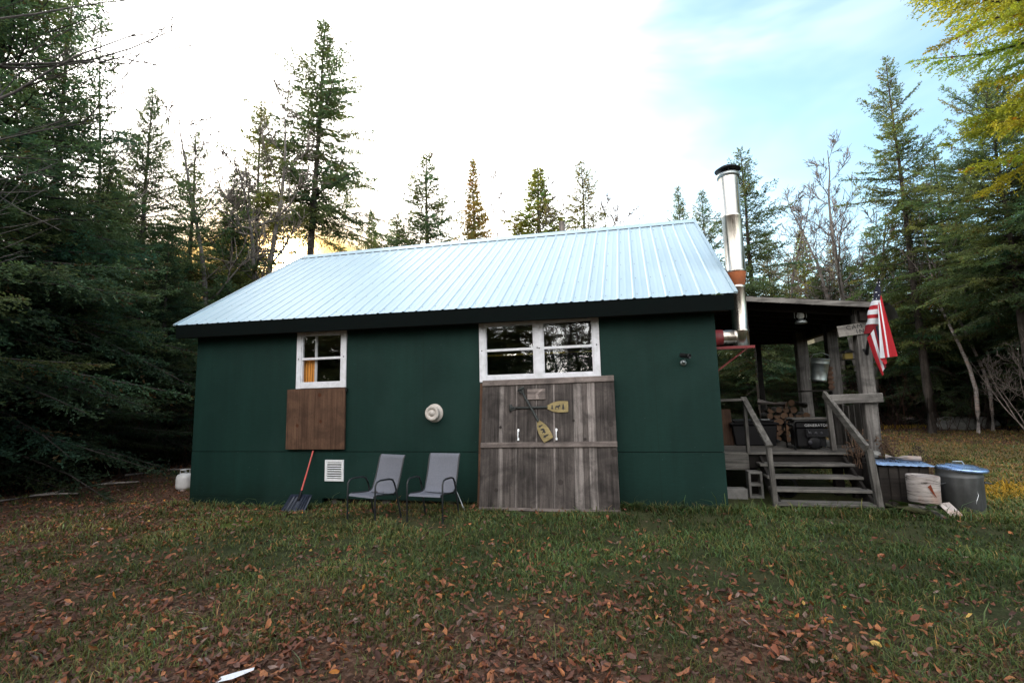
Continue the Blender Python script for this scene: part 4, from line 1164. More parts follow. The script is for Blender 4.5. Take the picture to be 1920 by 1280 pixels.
# ------------------------------------------------------------------ porch
porch = empty('porch', (9.2, 1.1, 0), 0, 'weathered open porch with lean-to roof and front stairs at the cabin end', 'porch')
PO = Vector((9.2, 1.1, 0))
def pb(m, name, mat, parent=None, bevel=.004):
    if parent is None:
        m.warp(lambda x, y, z: (x-PO.x, y-PO.y, z-PO.z)); return m.build(name, mat, porch, bevel)
    m.warp(lambda x, y, z: (x-PO.x, y-PO.y, z-PO.z)); return m.build(name, mat, parent, bevel)
def proof(x): return 3.215-.125*(x-9.2)
def make_porch():
    m = MB(); y = 1.06
    while y < 4.7:
        w = .14; m.box(L_+.01, 11.05 if y < 1.2 else 11.55, y, min(y+w-.006, 4.7), .64, .675, rnd.uniform(.7, 1.15)); y += w
    pb(m, 'deck', M['grey_x'])
    m = MB(); m.box(L_+.005, 9.66, 1.065, 1.10, .40, .637, 1.); pb(m, 'rim_board', M['grey_x'])
    m = MB(); m.box(9.665, 11.5, 1.13, 1.17, .42, .637, .45); m.box(L_+.01, 11.5, 4.62, 4.66, .40, .637, .5); m.box(11.5, 11.54, 1.2, 4.6, .40, .637, .5)
    pb(m, 'joist', M['dark_wood'])
    for (x, y) in ((9.75, 1.3), (10.95, 1.25), (11.45, 4.4), (9.4, 4.4)):
        m = MB(); m.box(x-.06, x+.06, y-.06, y+.06, -.1, .42, .6); pb(m, 'pier', M['dark_wood'])
    # posts
    def post(x, y, w, z0, z1, t=1., mat='post', lx=0):
        m = MB(); m.bar((x, y, z0), (x+lx, y, z1), w, w, t, up=(0, 1, 0)); return pb(m, 'post', M[mat], None, .008)
    p1 = post(11.44, 1.18, .175, .58, proof(11.44)-.06); p1['label'] = 'thick peeling front corner post carrying the sign'
    post(11.46, 2.45, .17, .60, proof(11.46)-.05, .55)
    post(11.30, 3.55, .20, .60, proof(11.30)-.05, .75)
    post(10.72, 4.5, .10, .60, 2.9, .5, 'dark_wood')
    post(9.62, 4.5, .08, .60, 2.9, .5, 'dark_wood')
    # beams
    m = MB(); m.box(L_+.02, 11.6, 4.42, 4.58, 2.68, 2.90, .8); pb(m, 'beam', M['dark_wood'])
    m = MB(); m.box(11.38, 11.52, 1.0, 4.6, 2.66, 2.82, .9); pb(m, 'beam', M['dark_wood'])
    for k in range(7):
        yy = 1.2+k*.52; m = MB(); m.bar((L_+.02, yy, proof(L_)-.11), (11.62, yy, proof(11.62)-.11), .045, .12, .8); pb(m, 'rafter', M['dark_wood'])
    m = MB()
    for k in range(11):
        x = L_+.03+k*.235; m.bar((x+.11, .86, proof(x+.11)-.037), (x+.11, 4.78, proof(x+.11)-.037), .22, .018, rnd.uniform(.5, 1.1)); 
    pb(m, 'roof_boards', M['dark_wood'])
    # metal sheet with a curled right edge
    m = MB(); xs = []; x = GX1+.02
    prof = []
    while x < 11.66: prof.append((x, proof(x)-.012+.012*(math.sin(x*41) > .6))); x += .055
    prof += [(11.66, proof(11.66)-.012), (11.72, proof(11.72)-.035), (11.77, proof(11.77)-.085), (11.80, proof(11.8)-.16), (11.815, proof(11.8)-.235)]
    n = len(prof); vs = [(px, yy, pz) for yy in (.84, 1.6, 2.6, 3.6, 4.82) for px, pz in prof]
    fs = [(j*n+i, j*n+i+1, (j+1)*n+i+1, (j+1)*n+i) for j in range(4) for i in range(n-1)]
    m.add(vs, fs, 1.); rf = pb(m, 'roof', M['galv'], None, 0)
    m = MB(); m.bar((GX1+.03, .86, proof(GX1)-.055), (11.64, .86, proof(11.64)-.055), .025, .085, 1.1); pb(m, 'fascia_board', M['plank'])
    # side screen of upright boards
    for k in range(5):
        yy = 1.35+k*.22; m = MB(); m.box(11.46, 11.48, yy, yy+rnd.uniform(.15, .2), .45, 1.42-rnd.uniform(0, .08), rnd.uniform(.5, .9)); pb(m, 'side_board', M['grey_z'])
    # railings
    m = MB(); m.bar((10.86, 1.04, 1.475), (11.58, 1.04, 1.485), .045, .14, 1.0); pb(m, 'top_rail', M['plank'], None, .01)
    m = MB(); m.bar((L_+.02, 1.09, 1.49), (9.70, 1.09, 1.50), .09, .04, 1.); pb(m, 'top_rail', M['grey_x'])
    m = MB(); m.bar((L_+.02, 1.045, 1.49), (L_+.05, 1.045, 1.492), .09, .042, 1.); pb(m, 'painted_rail_end', M['red'])
    m = MB(); m.bar((9.665, 1.09, .66), (9.665, 1.09, 1.47), .045, .09, 1.05, up=(0, 1, 0)); pb(m, 'rail_post', M['grey_z'])
    m = MB(); m.bar((10.875, 1.10, .70), (10.86, 1.12, 1.50), .06, .09, 1.1, up=(0, 1, 0)); pb(m, 'rail_post', M['grey_z'])
    # stairs
    st = bpy.data.objects.new('stairs', None); COL.objects.link(st); st.parent = porch
    for y0, z in ((.10, .095), (.35, .237), (.60, .38), (.85, .525)):
        m = MB(); dx = .03 if y0 > .8 else 0
        m.box(9.80-dx, 11.05, y0, y0+.25, z-.038, z, rnd.uniform(.9, 1.15)); pb(m, 'tread', M['grey_x'], st)
    for x in (9.84, 11.0):
        m = MB(); m.prism([(.14, -.02), (.42, -.02), (1.1, .37), (1.1, .62), (.14, .055)], (x-.02, 0, 0), (0, 1, 0), (0, 0, 1), .04, .5); pb(m, 'stringer', M['dark_wood'], st)
    m = MB(); m.bar((9.66, 1.12, 1.53), (9.735, .06, .865), .085, .04, 1.1); pb(m, 'handrail', M['grey_y'], st)
    m = MB(); m.bar((10.83, 1.14, 1.56), (10.91, .06, .83), .05, .11, 1.2); pb(m, 'handrail', M['grey_y'], st)
    m = MB(); m.bar((9.765, .11, -.05), (9.73, .09, .84), .06, .085, 1.25, up=(0, 1, 0)); pb(m, 'newel_post', M['grey_z'], st)
    m = MB(); m.bar((11.02, .12, -.05), (10.95, .11, .82), .075, .085, 1.15, up=(0, 1, 0)); pb(m, 'newel_post', M['grey_z'], st)
make_porch()

def text_mesh(body, size, mat, name, parent, loc, rot, ext=.002, spacing=1.):
    c = bpy.data.curves.new(name, 'FONT'); c.body = body; c.size = size; c.extrude = ext; c.space_character = spacing; c.align_x = 'CENTER'; c.align_y = 'CENTER'
    t = bpy.data.objects.new(name, c); COL.objects.link(t)
    bpy.context.view_layer.update()
    me = bpy.data.meshes.new_from_object(t.evaluated_get(bpy.context.evaluated_depsgraph_get()))
    bpy.data.objects.remove(t); me.name = name
    me.materials.clear(); me.materials.append(mat)
    at = me.color_attributes.new('tint', 'FLOAT_COLOR', 'POINT')
    at.data.foreach_set('color', np.ones(len(me.vertices)*4, dtype=np.float32))
    o = bpy.data.objects.new(name, me); COL.objects.link(o); o.parent = parent; o.location = loc; o.rotation_euler = rot
    return o

def sign_and_flag():
    r = empty('camp_sign', (11.30, 1.085, 2.535), 0, 'grey board sign with faded letters nailed to the front porch post', 'sign')
    r.rotation_euler = (0, -.10, 0)
    m = MB(); m.box(-.215, .20, -.022, 0, -.085, .085, 1.6); m.build('board', M['plank'], r, .003)
    text_mesh('CAM', .098, M['dulltext'], 'lettering', r, (.015, -.0235, .038), (PI/2, 0, 0), .001, 1.15)
    text_mesh('IN', .098, M['dulltext'], 'lettering', r, (.085, -.0235, -.042), (PI/2, 0, 0), .001, 1.3)
    # flag on a slanting pole
    f = empty('flag', (11.44, 1.07, 2.22), 0, 'red and white striped flag with navy corner drooping from the porch post', 'flag')
    o = Vector(f.location)
    A = Vector((11.41, .98, 2.20)); Bp = Vector((11.515, .60, 3.21))
    m = MB(); m.tube([A-o, Bp-o], .013, 8, 1.); m.build('pole', M['blackmetal'], f)
    m = MB(); m.tube([A-o-Vector((0, -.09, -.02)), A-o-Vector((0, 0, .06)), A-o+(Bp-A)*.14], [.02, .024, .02], 8, 1.); m.build('bracket', M['blackmetal'], f)
    m = MB()
    RED, WHT, NAV, DRD = (.40, .012, .02), (.72, .74, .78), (.010, .013, .032), (.22, .008, .014)
    def pol(t): return A.lerp(Bp, t)
    # cloth gathered round the pole: navy corner above, short stripes below
    bands = [(.97, .70, NAV), (.70, .635, WHT), (.635, .575, RED), (.575, .505, WHT), (.505, .45, RED), (.45, .37, WHT), (.37, .24, DRD)]
    for t0, t1, c in bands:
        n = 6
        for i in range(n):
            a0, a1 = t0+(t1-t0)*i/n, t0+(t1-t0)*(i+1)/n
            w = lambda t: .022+.07*min(1, max(0, (.97-t)/.45))
            ring = []
            for t in (a0, a1):
                p = pol(t)-o
                for k in range(10):
                    th = 2*PI*k/10; rr = w(t)*(1+.18*math.sin(3*th+t*20))
                    ring.append(p+Vector((math.cos(th)*rr*.8+.01, math.sin(th)*rr*.6, .0)))
            m.add(ring, [(k, (k+1) % 10, 10+(k+1) % 10, 10+k) for k in range(10)], c, True)
            if c is NAV:
                for k in range(2):
                    th = rnd.uniform(PI, 2*PI); p = pol((a0+a1)/2)-o+Vector((math.cos(th)*w(a0)*.86, math.sin(th)*w(a0)*.68-.004, 0)); m.lathe(p, (0, -1, 0), [(0, .002), (.007, .001)], 5, WHT)
    # long hanging folds, stripes running down the fly
    def sheet(p00, p01, p10, p11, cols, amp, ph, yoff):
        ns, nl = len(cols)*4, 16
        for s in range(ns):
            c = cols[s//4]
            vs = []
            for e in (s, s+1):
                f1 = e/ns
                for l in range(nl+1):
                    g = l/nl; p = p00.lerp(p01, f1).lerp(p10.lerp(p11, f1), g)
                    q = p-o; q.y += yoff+amp*math.sin(f1*9+ph+g*2.2)*(.25+g); q.z -= .02*math.sin(g*PI); vs.append(q)
            m.add(vs, [(l, nl+1+l, nl+2+l, l+1) for l in range(nl)], c, True)
    Y1 = .72
    sheet(Vector((11.50, Y1, 2.82)), Vector((11.56, Y1, 2.99)), Vector((11.50, .80, 2.06)), Vector((11.70, .80, 2.08)), [WHT, RED, WHT, RED, RED], .022, 0, -.03)
    sheet(Vector((11.40, .86, 2.38)), Vector((11.49, Y1, 2.55)), Vector((11.52, .82, 1.80)), Vector((11.585, .82, 1.96)), [RED, RED, WHT, WHT, DRD, NAV], .022, 1.3, .03)
    m.add([q-o for q in (Vector((11.49, .79, 2.06)), Vector((11.57, .78, 2.09)), Vector((11.58, .80, 1.98)), Vector((11.55, .80, 1.97)))], [(0, 1, 2, 3)], RED)
    m.build('cloth', M['cloth'], f)
sign_and_flag()

def porch_things():
    # oil lantern
    l = empty('oil_lantern', (10.64, 1.25, 2.70), 0, 'oil lantern hanging under the porch roof', 'lantern')
    m = MB(); m.lathe((0, 0, 0), (0, 0, 1), [(0, 0), (.085, 0), (.088, .02), (.07, .05), (.04, .06), (.035, .075)], 20); m.build('fuel_tank', M['galv'], l)
    m = MB(); m.lathe((0, 0, 0), (0, 0, 1), [(.035, .078), (.055, .10), (.058, .13), (.045, .17), (.035, .195)], 18); m.build('globe', M['lampglass'], l)
    m = MB(); m.lathe((0, 0, 0), (0, 0, 1), [(.05, .195), (.052, .21), (.03, .225), (.035, .25), (.0, .27)], 18); m.build('hood', M['blackmetal'], l)
    m = MB()
    for s in (-1, 1): m.tube([(s*.06, 0, .04), (s*.088, 0, .10), (s*.085, 0, .2), (s*.035, 0, .245)], .006, 6)
    m.tube([(-.06, 0, .2), (-.05, 0, .30), (0, 0, .335), (.05, 0, .30), (.06, 0, .2)], .003, 5); m.build('wire_frame', M['galv'], l)
    # bucket hung on the side post
    b = empty('metal_bucket', (11.13, 2.25, 1.78), 0, 'shiny galvanised bucket hung beside the inner porch post', 'bucket')
    b.rotation_euler = (.1, .12, 0)
    m = MB(); m.lathe((0, 0, 0), (0, 0, 1), [(0, .012), (.118, .012), (.122, 0), (.125, .02), (.131, .03), (.127, .04), (.145, .31), (.152, .315), (.148, .33), (.155, .40), (.16, .405), (.156, .41), (.148, .40), (.12, .03), (0, .03)], 28); m.build('body', M['galv'], b)
    m = MB(); m.tube([(-.15, 0, .38), (-.12, -.05, .47), (0, -.08, .51), (.12, -.05, .47), (.15, 0, .38)], .004, 5); m.build('bail', M['galv'], b)
    m = MB(); m.box(10.82, 11.28, 2.05, 2.45, 1.60, 1.625, .5); o = m.build('wooden_shelf', M['dark_wood'], None, .004); tag(o, 'dark plank shelf under the galvanised bucket', 'shelf')
    # bird feeder
    f = empty('hanging_feeder', (11.30, 1.38, 2.10), 0, 'small yellow glass feeder hanging left of the front porch post', 'bird feeder')
    m = MB(); m.box(-.055, .055, -.055, .055, 0, .10, 1.); m.build('feed_box', M['feeder'], f, .003)
    m = MB(); m.box(-.075, .075, -.075, .075, -.015, -.002); m.prism([(-.085, .102), (.085, .102), (.03, .145), (-.03, .145)], (0, .075, 0), (1, 0, 0), (0, 0, 1), .15); m.tube([(0, 0, .145), (0, 0, .45)], .003, 5)
    m.build('roof_and_tray', M['blackmetal'], f)
    # strap of notched wood on the far post
    m = MB(); 
    m.box(-.035, .035, -.012, 0, 0, .42, .8)
    for k in range(5): m.box(-.05, .05, -.03, -.0125, .03+k*.085, .07+k*.085, .9)
    o = m.build('notched_rack', M['brown'], None, .003, (11.36, 2.36, 1.62)); tag(o, 'dull brown notched hanging rack on the middle side post', 'rack')
    # generator
    g = empty('generator', (10.70, 1.62, .675), .02, 'black portable generator with white lettering on the porch deck', 'generator')
    m = MB()
    for y in (-.21, .21):
        m.tube([(-.27, y, 0), (-.27, y, .42), (-.24, y, .46), (.22, y, .46), (.25, y, .42), (.25, y, 0)], .016, 8)
    for x in (-.27, .25):
        for z in (.03, .40): m.tube([(x, -.21, z), (x, .21, z)], .014, 8)
    m.build('frame', M['blackmetal'], g)
    m = MB(); m.box(-.24, .22, -.19, .19, .34, .45, 1.); m.build('fuel_tank', M['blackplastic'], g, .02)
    m = MB(); m.box(-.10, .235, -.225, -.19, .20, .335, 1.5); m.build('control_panel', M['blackplastic'], g, .006)
    m = MB(); m.box(-.22, .2, -.17, .17, .05, .335, 1.); m.lathe((.02, -.17, .11), (0, -1, 0), [(.10, 0), (.10, .03), (.06, .045), (0, .045)], 18); m.build('engine', M['blackplastic'], g, .01)
    m = MB()
    for k in range(3): m.lathe((-.04+k*.08, -.2255, .265), (0, -1, 0), [(0, .006), (.022, .005), (.024, 0)], 12, 6.)
    m.lathe((-.05, -.215, .12), (0, -1, 0), [(0, .012), (.03, .01), (.032, 0)], 12, 8.); m.build('outlet', M['blackplastic'], g)
    m = MB(); m.tube([(-.07, -.226, .315), (-.06, -.228, .27)], .004, 5, 1.); m.build('warning_label', M['whitetext'], g)
    text_mesh('GENERATOR', .058, M['whitetext'], 'lettering', g, (.07, -.192, .385), (PI/2, 0, 0), .0008, 1.05)
    m = MB(); m.box(-.30, .27, -.23, .2, 0, .022, 1.); o = m.build('plank', M['grey_x'], None, .004, (10.72, 1.62, 1.155)); tag(o, 'grey plank lying across the top of the black generator', 'plank')
    # black tote with lid
    t = empty('storage_tote', (10.02, 2.35, .675), -.06, 'black plastic storage tote with lid on the left of the porch deck', 'tote')
    m = MB(); m.prism([(-.33, 0), (.33, 0), (.37, .36), (-.37, .36)], (0, .22, 0), (1, 0, 0), (0, 0, 1), .44); m.build('box', M['blackplastic'], t, .02)
    m = MB(); m.box(-.40, .40, -.25, .25, .362, .40); m.box(-.33, .33, -.19, .19, .401, .45); m.build('lid', M['blackplastic'], t, .015)
    m = MB(); m.box(.13, .26, -.21, -.12, .4515, .455); m.build('label_sticker', M['ventwhite'], t)
    m = MB(); m.box(-.25, .25, -.02, .02, 0, .65, .55); o = m.build('leaning_board', M['brown'], None, .004, (9.42, 2.2, .675)); o.rotation_euler = (-.12, 0, .15)
    tag(o, 'dark brown board standing on the deck by the cabin corner', 'board')
    # firewood
    R = random.Random(3)
    def log_mesh(seed, Lg, r, split):
        q = random.Random(seed); m = MB(); n = 9
        ring = [(math.cos(2*PI*k/n)*r*q.uniform(.85, 1.1), math.sin(2*PI*k/n)*r*q.uniform(.85, 1.1)) for k in range(n)]
        if split: ring = [(x, max(z, -r*.15)) for x, z in ring]
        vs = [(x, -Lg/2, z) for x, z in ring]+[(x, Lg/2, z) for x, z in ring]
        m.add(vs, [(k, (k+1) % n, n+(k+1) % n, n+k)[::-1] for k in range(n)], .9); e = MB()
        e.add([(x*.98, -Lg/2-.001, z*.98) for x, z in ring], [tuple(range(n))], q.uniform(.5, 1.2))
        return m, e
    protos = []
    for i in range(4):
        m, e = log_mesh(i, .42, (.062, .07, .055, .066)[i], i % 2)
        o = m.build('firewood_log', M['bark'] if i % 2 else M['greybark']); c = e.build('cut_end', M['logend'], o); protos.append((o, c))
    GL = 'split firewood log in the stack at the back of the porch'
    first = [True]*4; row = 0
    for rz in range(6):
        for cx in range(6 if rz < 5 else 4):
            i = R.randrange(4); o, c = protos[i]
            if not first[i]:
                o2 = o.copy(); COL.objects.link(o2); c2 = c.copy(); COL.objects.link(c2); c2.parent = o2; o = o2
            first[i] = False
            o.location = (10.42+cx*.128+(rz % 2)*.05, 2.98+R.uniform(-.03, .03), .735+rz*.108); o.rotation_euler = (0, R.uniform(0, 6), R.uniform(-.06, .06))
            tag(o, GL, 'firewood', 'firewood stacked at the back of the porch')
    for (x, y, z, rz, ry, l) in ((10.52, 2.90, 1.40, .9, .12, 'pale birch log lying on top of the firewood stack, leftmost'), (10.95, 2.85, 1.38, -.7, -.1, 'dark split log slanting on the right top of the firewood stack')):
        m = MB(); m.tube([(0, -.26, 0), (0, .26, 0)], .06, 10, 1.); o = m.build('firewood_log', M['birch'] if 'birch' in l else M['bark'], None, 0, (x, y, z)); o.rotation_euler = (ry, 0, rz)
        e = MB(); e.lathe((0, -.26, 0), (0, -1, 0), [(0, .002), (.058, .001)], 10); e.build('cut_end', M['logend'], o); tag(o, l, 'firewood')
    # below the deck
    b = MB()
    b.box(-.10, .10, -.2, -.165, 0, .40); b.box(-.10, -.068, -.165, .2, 0, .40); b.box(.068, .10, -.165, .2, 0, .4)
    b = MB(); 
    for z0, z1 in ((0, .035), (.182, .218), (.365, .40)): b.box(-.10, .10, -.1, .1, z0, z1)
    for x in (-.10, .068): b.box(x, x+.032, -.099, .099, .035, .182); b.box(x, x+.032, -.099, .099, .218, .365)
    o = b.build('concrete_block', M['block'], None, .004, (9.70, .99, .0)); tag(o, 'two hole concrete block stood on end under the porch deck', 'concrete block')
    b = MB(); b.box(-.15, .15, -.1, .1, 0, .19); o = b.build('concrete_block', M['block'], None, .006, (9.40, .9, -.04)); o.rotation_euler[2] = .1; tag(o, 'solid grey block at the cabin corner beneath the porch', 'concrete block')
    b = MB(); b.lathe((0, 0, 0), (0, 1, 0), [(.13, 0), (.15, 0), (.15, .7), (.13, .7), (.13, 0)], 22); o = b.build('drain_pipe', M['blackplastic'], None, 0, (10.12, .92, .16)); o.rotation_euler[2] = -.3; tag(o, 'black plastic pipe lying under the stairs', 'pipe')
    b = MB(); b.tube([(0, 0, 0), (.03, .01, .02), (.07, 0, .01)], [.02, .028, .018], 7); b.tube([(.06, .02, 0), (.11, 0, .025)], [.022, .012], 6); o = b.build('litter_scrap', M['paper'], None, 0, (9.93, .0, .0)); tag(o, 'crumpled white scrap under the bottom stair tread', 'litter')
porch_things()

# ------------------------------------------------------------------ things in the yard
def chair(loc, rz, label):
    c = empty('patio_chair', (*loc, gz1(*loc)), rz, label, 'chair', 'patio chairs in front of the cabin')
    # local frame: +x to the sitter's left, front is -y
    w = .27; fr = M['chairframe']
    for s in (-1, 1):
        x = s*w
        m = MB(); m.tube([(x, -.27, -.02), (x, -.275, .30), (x, -.27, .50), (x, -.24, .545), (x, -.18, .56), (x, -.02, .555), (x, .05, .535), (x, .085, .48)], [.0125]*8, 8); m.build('arm_and_front_leg', fr, c)
        m = MB(); m.tube([(x, .085, .48), (x, .12, .38), (x, .22, -.02)], .0135, 8); m.build('rear_leg', fr, c)
        m = MB(); xs = s*(w-.028); m.tube([(xs, -.27, .352), (xs, -.22, .362), (xs, .10, .335), (xs, .17, .38), (xs, .24, .58), (xs, .30, .80), (xs, .325, .835)], .011, 8); m.build('side_rail', fr, c)
    m = MB(); m.tube([(-w, .09, .325), (w, .09, .325)], .010, 6); m.tube([(-w, -.255, .34), (w, -.255, .34)], .010, 6); m.build('cross_bar', fr, c)
    prof = [(-.285, .335), (-.275, .352), (-.25, .364), (-.15, .352), (-.02, .338), (.07, .335), (.12, .345), (.155, .37), (.18, .42), (.22, .52), (.26, .65), (.295, .78), (.312, .825), (.335, .845), (.345, .842)]
    m = MB(); nx = 10; vs = []; n = len(prof)
    for i in range(nx+1):
        f = i/nx*2-1; x = f*(w-.03); sag = .022*(1-f*f)
        for (y, z) in prof:
            k = 1 if y < .13 else .5
            vs.append((x, y+(sag*.8 if y >= .13 and y < .3 else 0), z-(sag*k if -.25 < y < .15 else 0)))
    m.add(vs, [(i*n+j, (i+1)*n+j, (i+1)*n+j+1, i*n+j+1) for i in range(nx) for j in range(n-1)], 1., True)
    m.build('sling_seat', M['sling'], c)
    return c
c1 = chair((4.33, -1.02), -.30, 'left grey sling patio chair with leaves on its seat, nearer the vent grille')
c2 = chair((5.18, -.93), -.10, 'right grey sling patio chair with a white stick leaning behind it')
m = MB()
for k in range(7):
    a = rnd.uniform(0, 6); x, y = rnd.uniform(-.1, .17), rnd.uniform(.0, .10)
    m.add([(x-.022, y, .337), (x, y-.012, .342+.006*rnd.random()), (x+.024, y+.004, .348), (x, y+.014, .338)], [(0, 1, 2, 3)], (.14, .055, .03))
lo = m.build('fallen_leaf', M['litter'], None, 0); lo.matrix_world = Matrix.Translation((4.33, -1.02, gz1(4.33, -1.02)+.004)) @ Matrix.Rotation(-.30, 4, 'Z')
tag(lo, 'handful of brown leaves lying on the seat of the left patio chair', 'leaves')

def yard():
    # snow shovel
    s = empty('snow_shovel', (2.62, -.55, -.09), 0, 'dark blue snow shovel with red handle leaning on the green wall', 'shovel')
    o = Vector(s.location)
    base = Vector((2.60, -.36, .16)); topp = Vector((2.575, -.03, .80))
    m = MB(); n = 8; vs = []
    for j in range(7):
        g = j/6
        for i in range(n+1):
            f = i/n*2-1
            vs.append((f*(.22-.02*g), .0+.22*g+.05*(1-g)*0+.06*f*f*-1*(1-g*.3), .0+.23*g**1.15))
    m.add(vs, [(j*(n+1)+i, j*(n+1)+i+1, (j+1)*(n+1)+i+1, (j+1)*(n+1)+i) for j in range(6) for i in range(n)], 1., True)
    for i in (1, 2, 3, 5, 6, 7):
        f = i/n*2-1; m.tube([(f*.22, -.012-.06*f*f, .012), (f*.205, .20-.05*f*f, .215)], .006, 5, 1.2)
    bl = m.build('blade', M['navy'], s)
    sol = bl.modifiers.new('solid', 'SOLIDIFY'); sol.thickness = .006
    m = MB(); m.box(-.22, .22, -.012, .004, -.008, .012, 1.); m.build('wear_strip', M['galv'], s)
    m = MB(); m.tube([base-o-Vector((0, .06, .10)), base-o, base-o+(topp-base)*.06], [.02, .022, .018], 8); m.build('socket', M['blackplastic'], s)
    m = MB(); m.tube([base-o, topp-o], .0145, 10); m.build('handle', M['redhandle'], s)
    m = MB(); m.tube([topp-o, topp-o+(topp-base)*.05], .0165, 10); m.build('grip_end', M['blackplastic'], s)
    # white stick leaning behind the right chair
    m = MB(); m.tube([(5.10, -.46, .80), (5.43, -.40, -.02)], .011, 8, 1.); o = m.build('walking_stick', M['ventwhite']); tag(o, 'thin white stick leaning behind the right patio chair', 'stick')
    # gas cylinder
    t = empty('gas_cylinder', (-1.0, .8, -.08), 0, 'white gas cylinder standing by the left corner of the cabin', 'gas cylinder')
    m = MB(); m.lathe((0, 0, 0), (0, 0, 1), [(.10, 0), (.105, .02), (.10, .03), (.135, .05), (.152, .08), (.155, .12), (.155, .24), (.148, .29), (.12, .33), (.06, .355), (0, .36)], 28); m.build('tank', M['tank'], t)
    m = MB(); m.tube([(.08*math.cos(a), .08*math.sin(a), .42) for a in np.linspace(.6, 5.7, 14)], .009, 6)
    for a in (.6, 2.2, 4.1, 5.7): m.tube([(.085*math.cos(a), .085*math.sin(a), .335), (.08*math.cos(a), .08*math.sin(a), .42)], .009, 6)
    m.build('collar', M['tank'], t)
    m = MB(); m.tube([(0, 0, .355), (0, 0, .40)], .018, 8); m.tube([(0, 0, .40), (0, -.03, .40)], .012, 8); m.build('valve', M['galv'], t)
    # paper scrap near the camera
    m = MB(); m.add([(-.10, -.04, .0), (.0, -.025, .022), (.09, .03, .05), (.065, .065, .045), (-.02, .03, .03), (-.10, .0, .012)], [(0, 1, 4, 5), (1, 2, 3, 4)], 1.)
    o = m.build('paper_scrap', M['paper'], None, 0, (5.70, -4.99, gz1(5.70, -4.99)+.03)); tag(o, 'torn white paper scrap on the leaves at the bottom of the photo', 'paper')
    # fallen pale branches at the left
    for i, (p, l) in enumerate(((((-2.75, -.75, .06), (-2.1, .1, .16), (-1.8, .5, .14)), 'long pale fallen branch at the foot of the left woods'), (((-2.9, -1.2, .05), (-2.2, -.75, .12), (-1.9, -.55, .10)), 'short pale fallen branch nearer the left border'),
                              (((-3.2, 1.3, .12), (-2.7, 2.0, .15), (-2.3, 2.6, .1)), 'pale fallen branch behind the gas cylinder'))):
        m = MB(); m.tube(p, [.03, .024, .012], 7, 1.); m.tube([p[1], Vector(p[1])+Vector((.25, .05, .12))], [.014, .006], 5, 1.); o = m.build('fallen_branch', M['palebark']); tag(o, l, 'branch')
    # bin with tin sheet
    b = empty('storage_bin', (11.45, .65, 0), 0, 'low dark wooden bin with a sky tinted tin sheet for a lid beside the stairs', 'bin')
    m = MB(); m.box(-.28, .30, -.24, .28, -.02, .55, .7)
    for k in range(5): m.box(-.29+k*.12, -.29+k*.12+.10, -.252, -.2405, -.02, .55, rnd.uniform(.5, 1.1))
    m.build('box', M['dark_wood'], b)
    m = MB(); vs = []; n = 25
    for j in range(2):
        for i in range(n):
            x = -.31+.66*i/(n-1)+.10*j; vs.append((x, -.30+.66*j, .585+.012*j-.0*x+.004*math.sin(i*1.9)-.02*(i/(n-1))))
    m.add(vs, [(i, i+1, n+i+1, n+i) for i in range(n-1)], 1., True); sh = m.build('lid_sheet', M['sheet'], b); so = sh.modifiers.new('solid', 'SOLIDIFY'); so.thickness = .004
    m = MB(); m.tube([(-.0, .15, 0), (.17, .02, .0), (.34, -.04, .0)], [.042, .04, .036], 9, 1.); o = m.build('birch_log', M['birch'], None, 0, (11.42, .62, .64)); tag(o, 'short pale log lying on the sky tinted tin sheet', 'log')
    # birch bolt on stump
    m = MB(); m.lathe((0, 0, 0), (.03, 0, 1), [(0, .0), (.165, .0), (.17, .02), (.172, .16), (.178, .33), (.172, .338), (.165, .335), (.15, .325), (0, .325)], 26); bb = m.build('birch_log', M['birch'], None, 0, (11.53, .14, .145)); tag(bb, 'thick upright birch log standing on the small stump by the metal can', 'log')
    m = MB(); m.add([(-.03, -.178, .22), (.0, -.19, .25), (.035, -.182, .14), (.06, -.178, .08), (.02, -.18, .13)], [(0, 4, 1), (1, 4, 2), (2, 4, 3)], (2.2, .9, .6)); m.build('curled_bark', M['brown'], bb)
    m = MB(); m.lathe((0, 0, 0), (0, 0, 1), [(.14, -.05), (.125, .04), (.11, .14), (0, .143)], 18); o = m.build('tree_stump', M['greybark'], None, 0, (11.53, .14, 0)); tag(o, 'small grey stump under the upright birch log', 'stump')
    for i, (loc, rot, l) in enumerate((((11.72, -.02, .09), (.5, .5, .3), 'splintered pale firewood piece leaning right of the stump'), ((11.50, -.16, .06), (.1, 1.35, .25), 'split wood chunk lying in the grass before the stump'), ((11.40, -.05, .10), (.15, .5, 1.2), 'grey split chunk left of the small stump'))):
        m = MB(); m.prism([(-.05, -.04), (.06, -.045), (.045, .05)], (0, -.13, 0), (1, 0, 0), (0, 0, 1), -.26, 1.4-.3*i)
        o = m.build('split_wood', (M['birch'], M['grey_y'], M['greybark'])[i], None, .004, loc); o.rotation_euler = rot; tag(o, l, 'firewood')
    # metal can with lid
    c = empty('trash_can', (12.06, .36, -.01), 0, 'dented dark metal trash can with bluish lid right of the porch', 'trash can')
    m = MB(); n = 48; vs = []; rows = [(.205, 0), (.212, .01), (.205, .03), (.222, .05), (.235, .44), (.243, .45), (.243, .47), (.236, .48), (.238, .53), (.246, .54), (.246, .555)]
    for r, z in rows:
        for k in range(n):
            th = 2*PI*k/n; rr = r+(.007*((k//2) % 2) if .05 <= z <= .44 else 0)
            dent = .03*math.exp(-((th-5.35)**2/.05+(z-.40)**2/.004)); vs.append(((rr-dent)*math.cos(th), (rr-dent)*math.sin(th), z))
    m.add(vs, [(i*n+k, i*n+(k+1) % n, (i+1)*n+(k+1) % n, (i+1)*n+k) for i in range(len(rows)-1) for k in range(n)], 1., True)
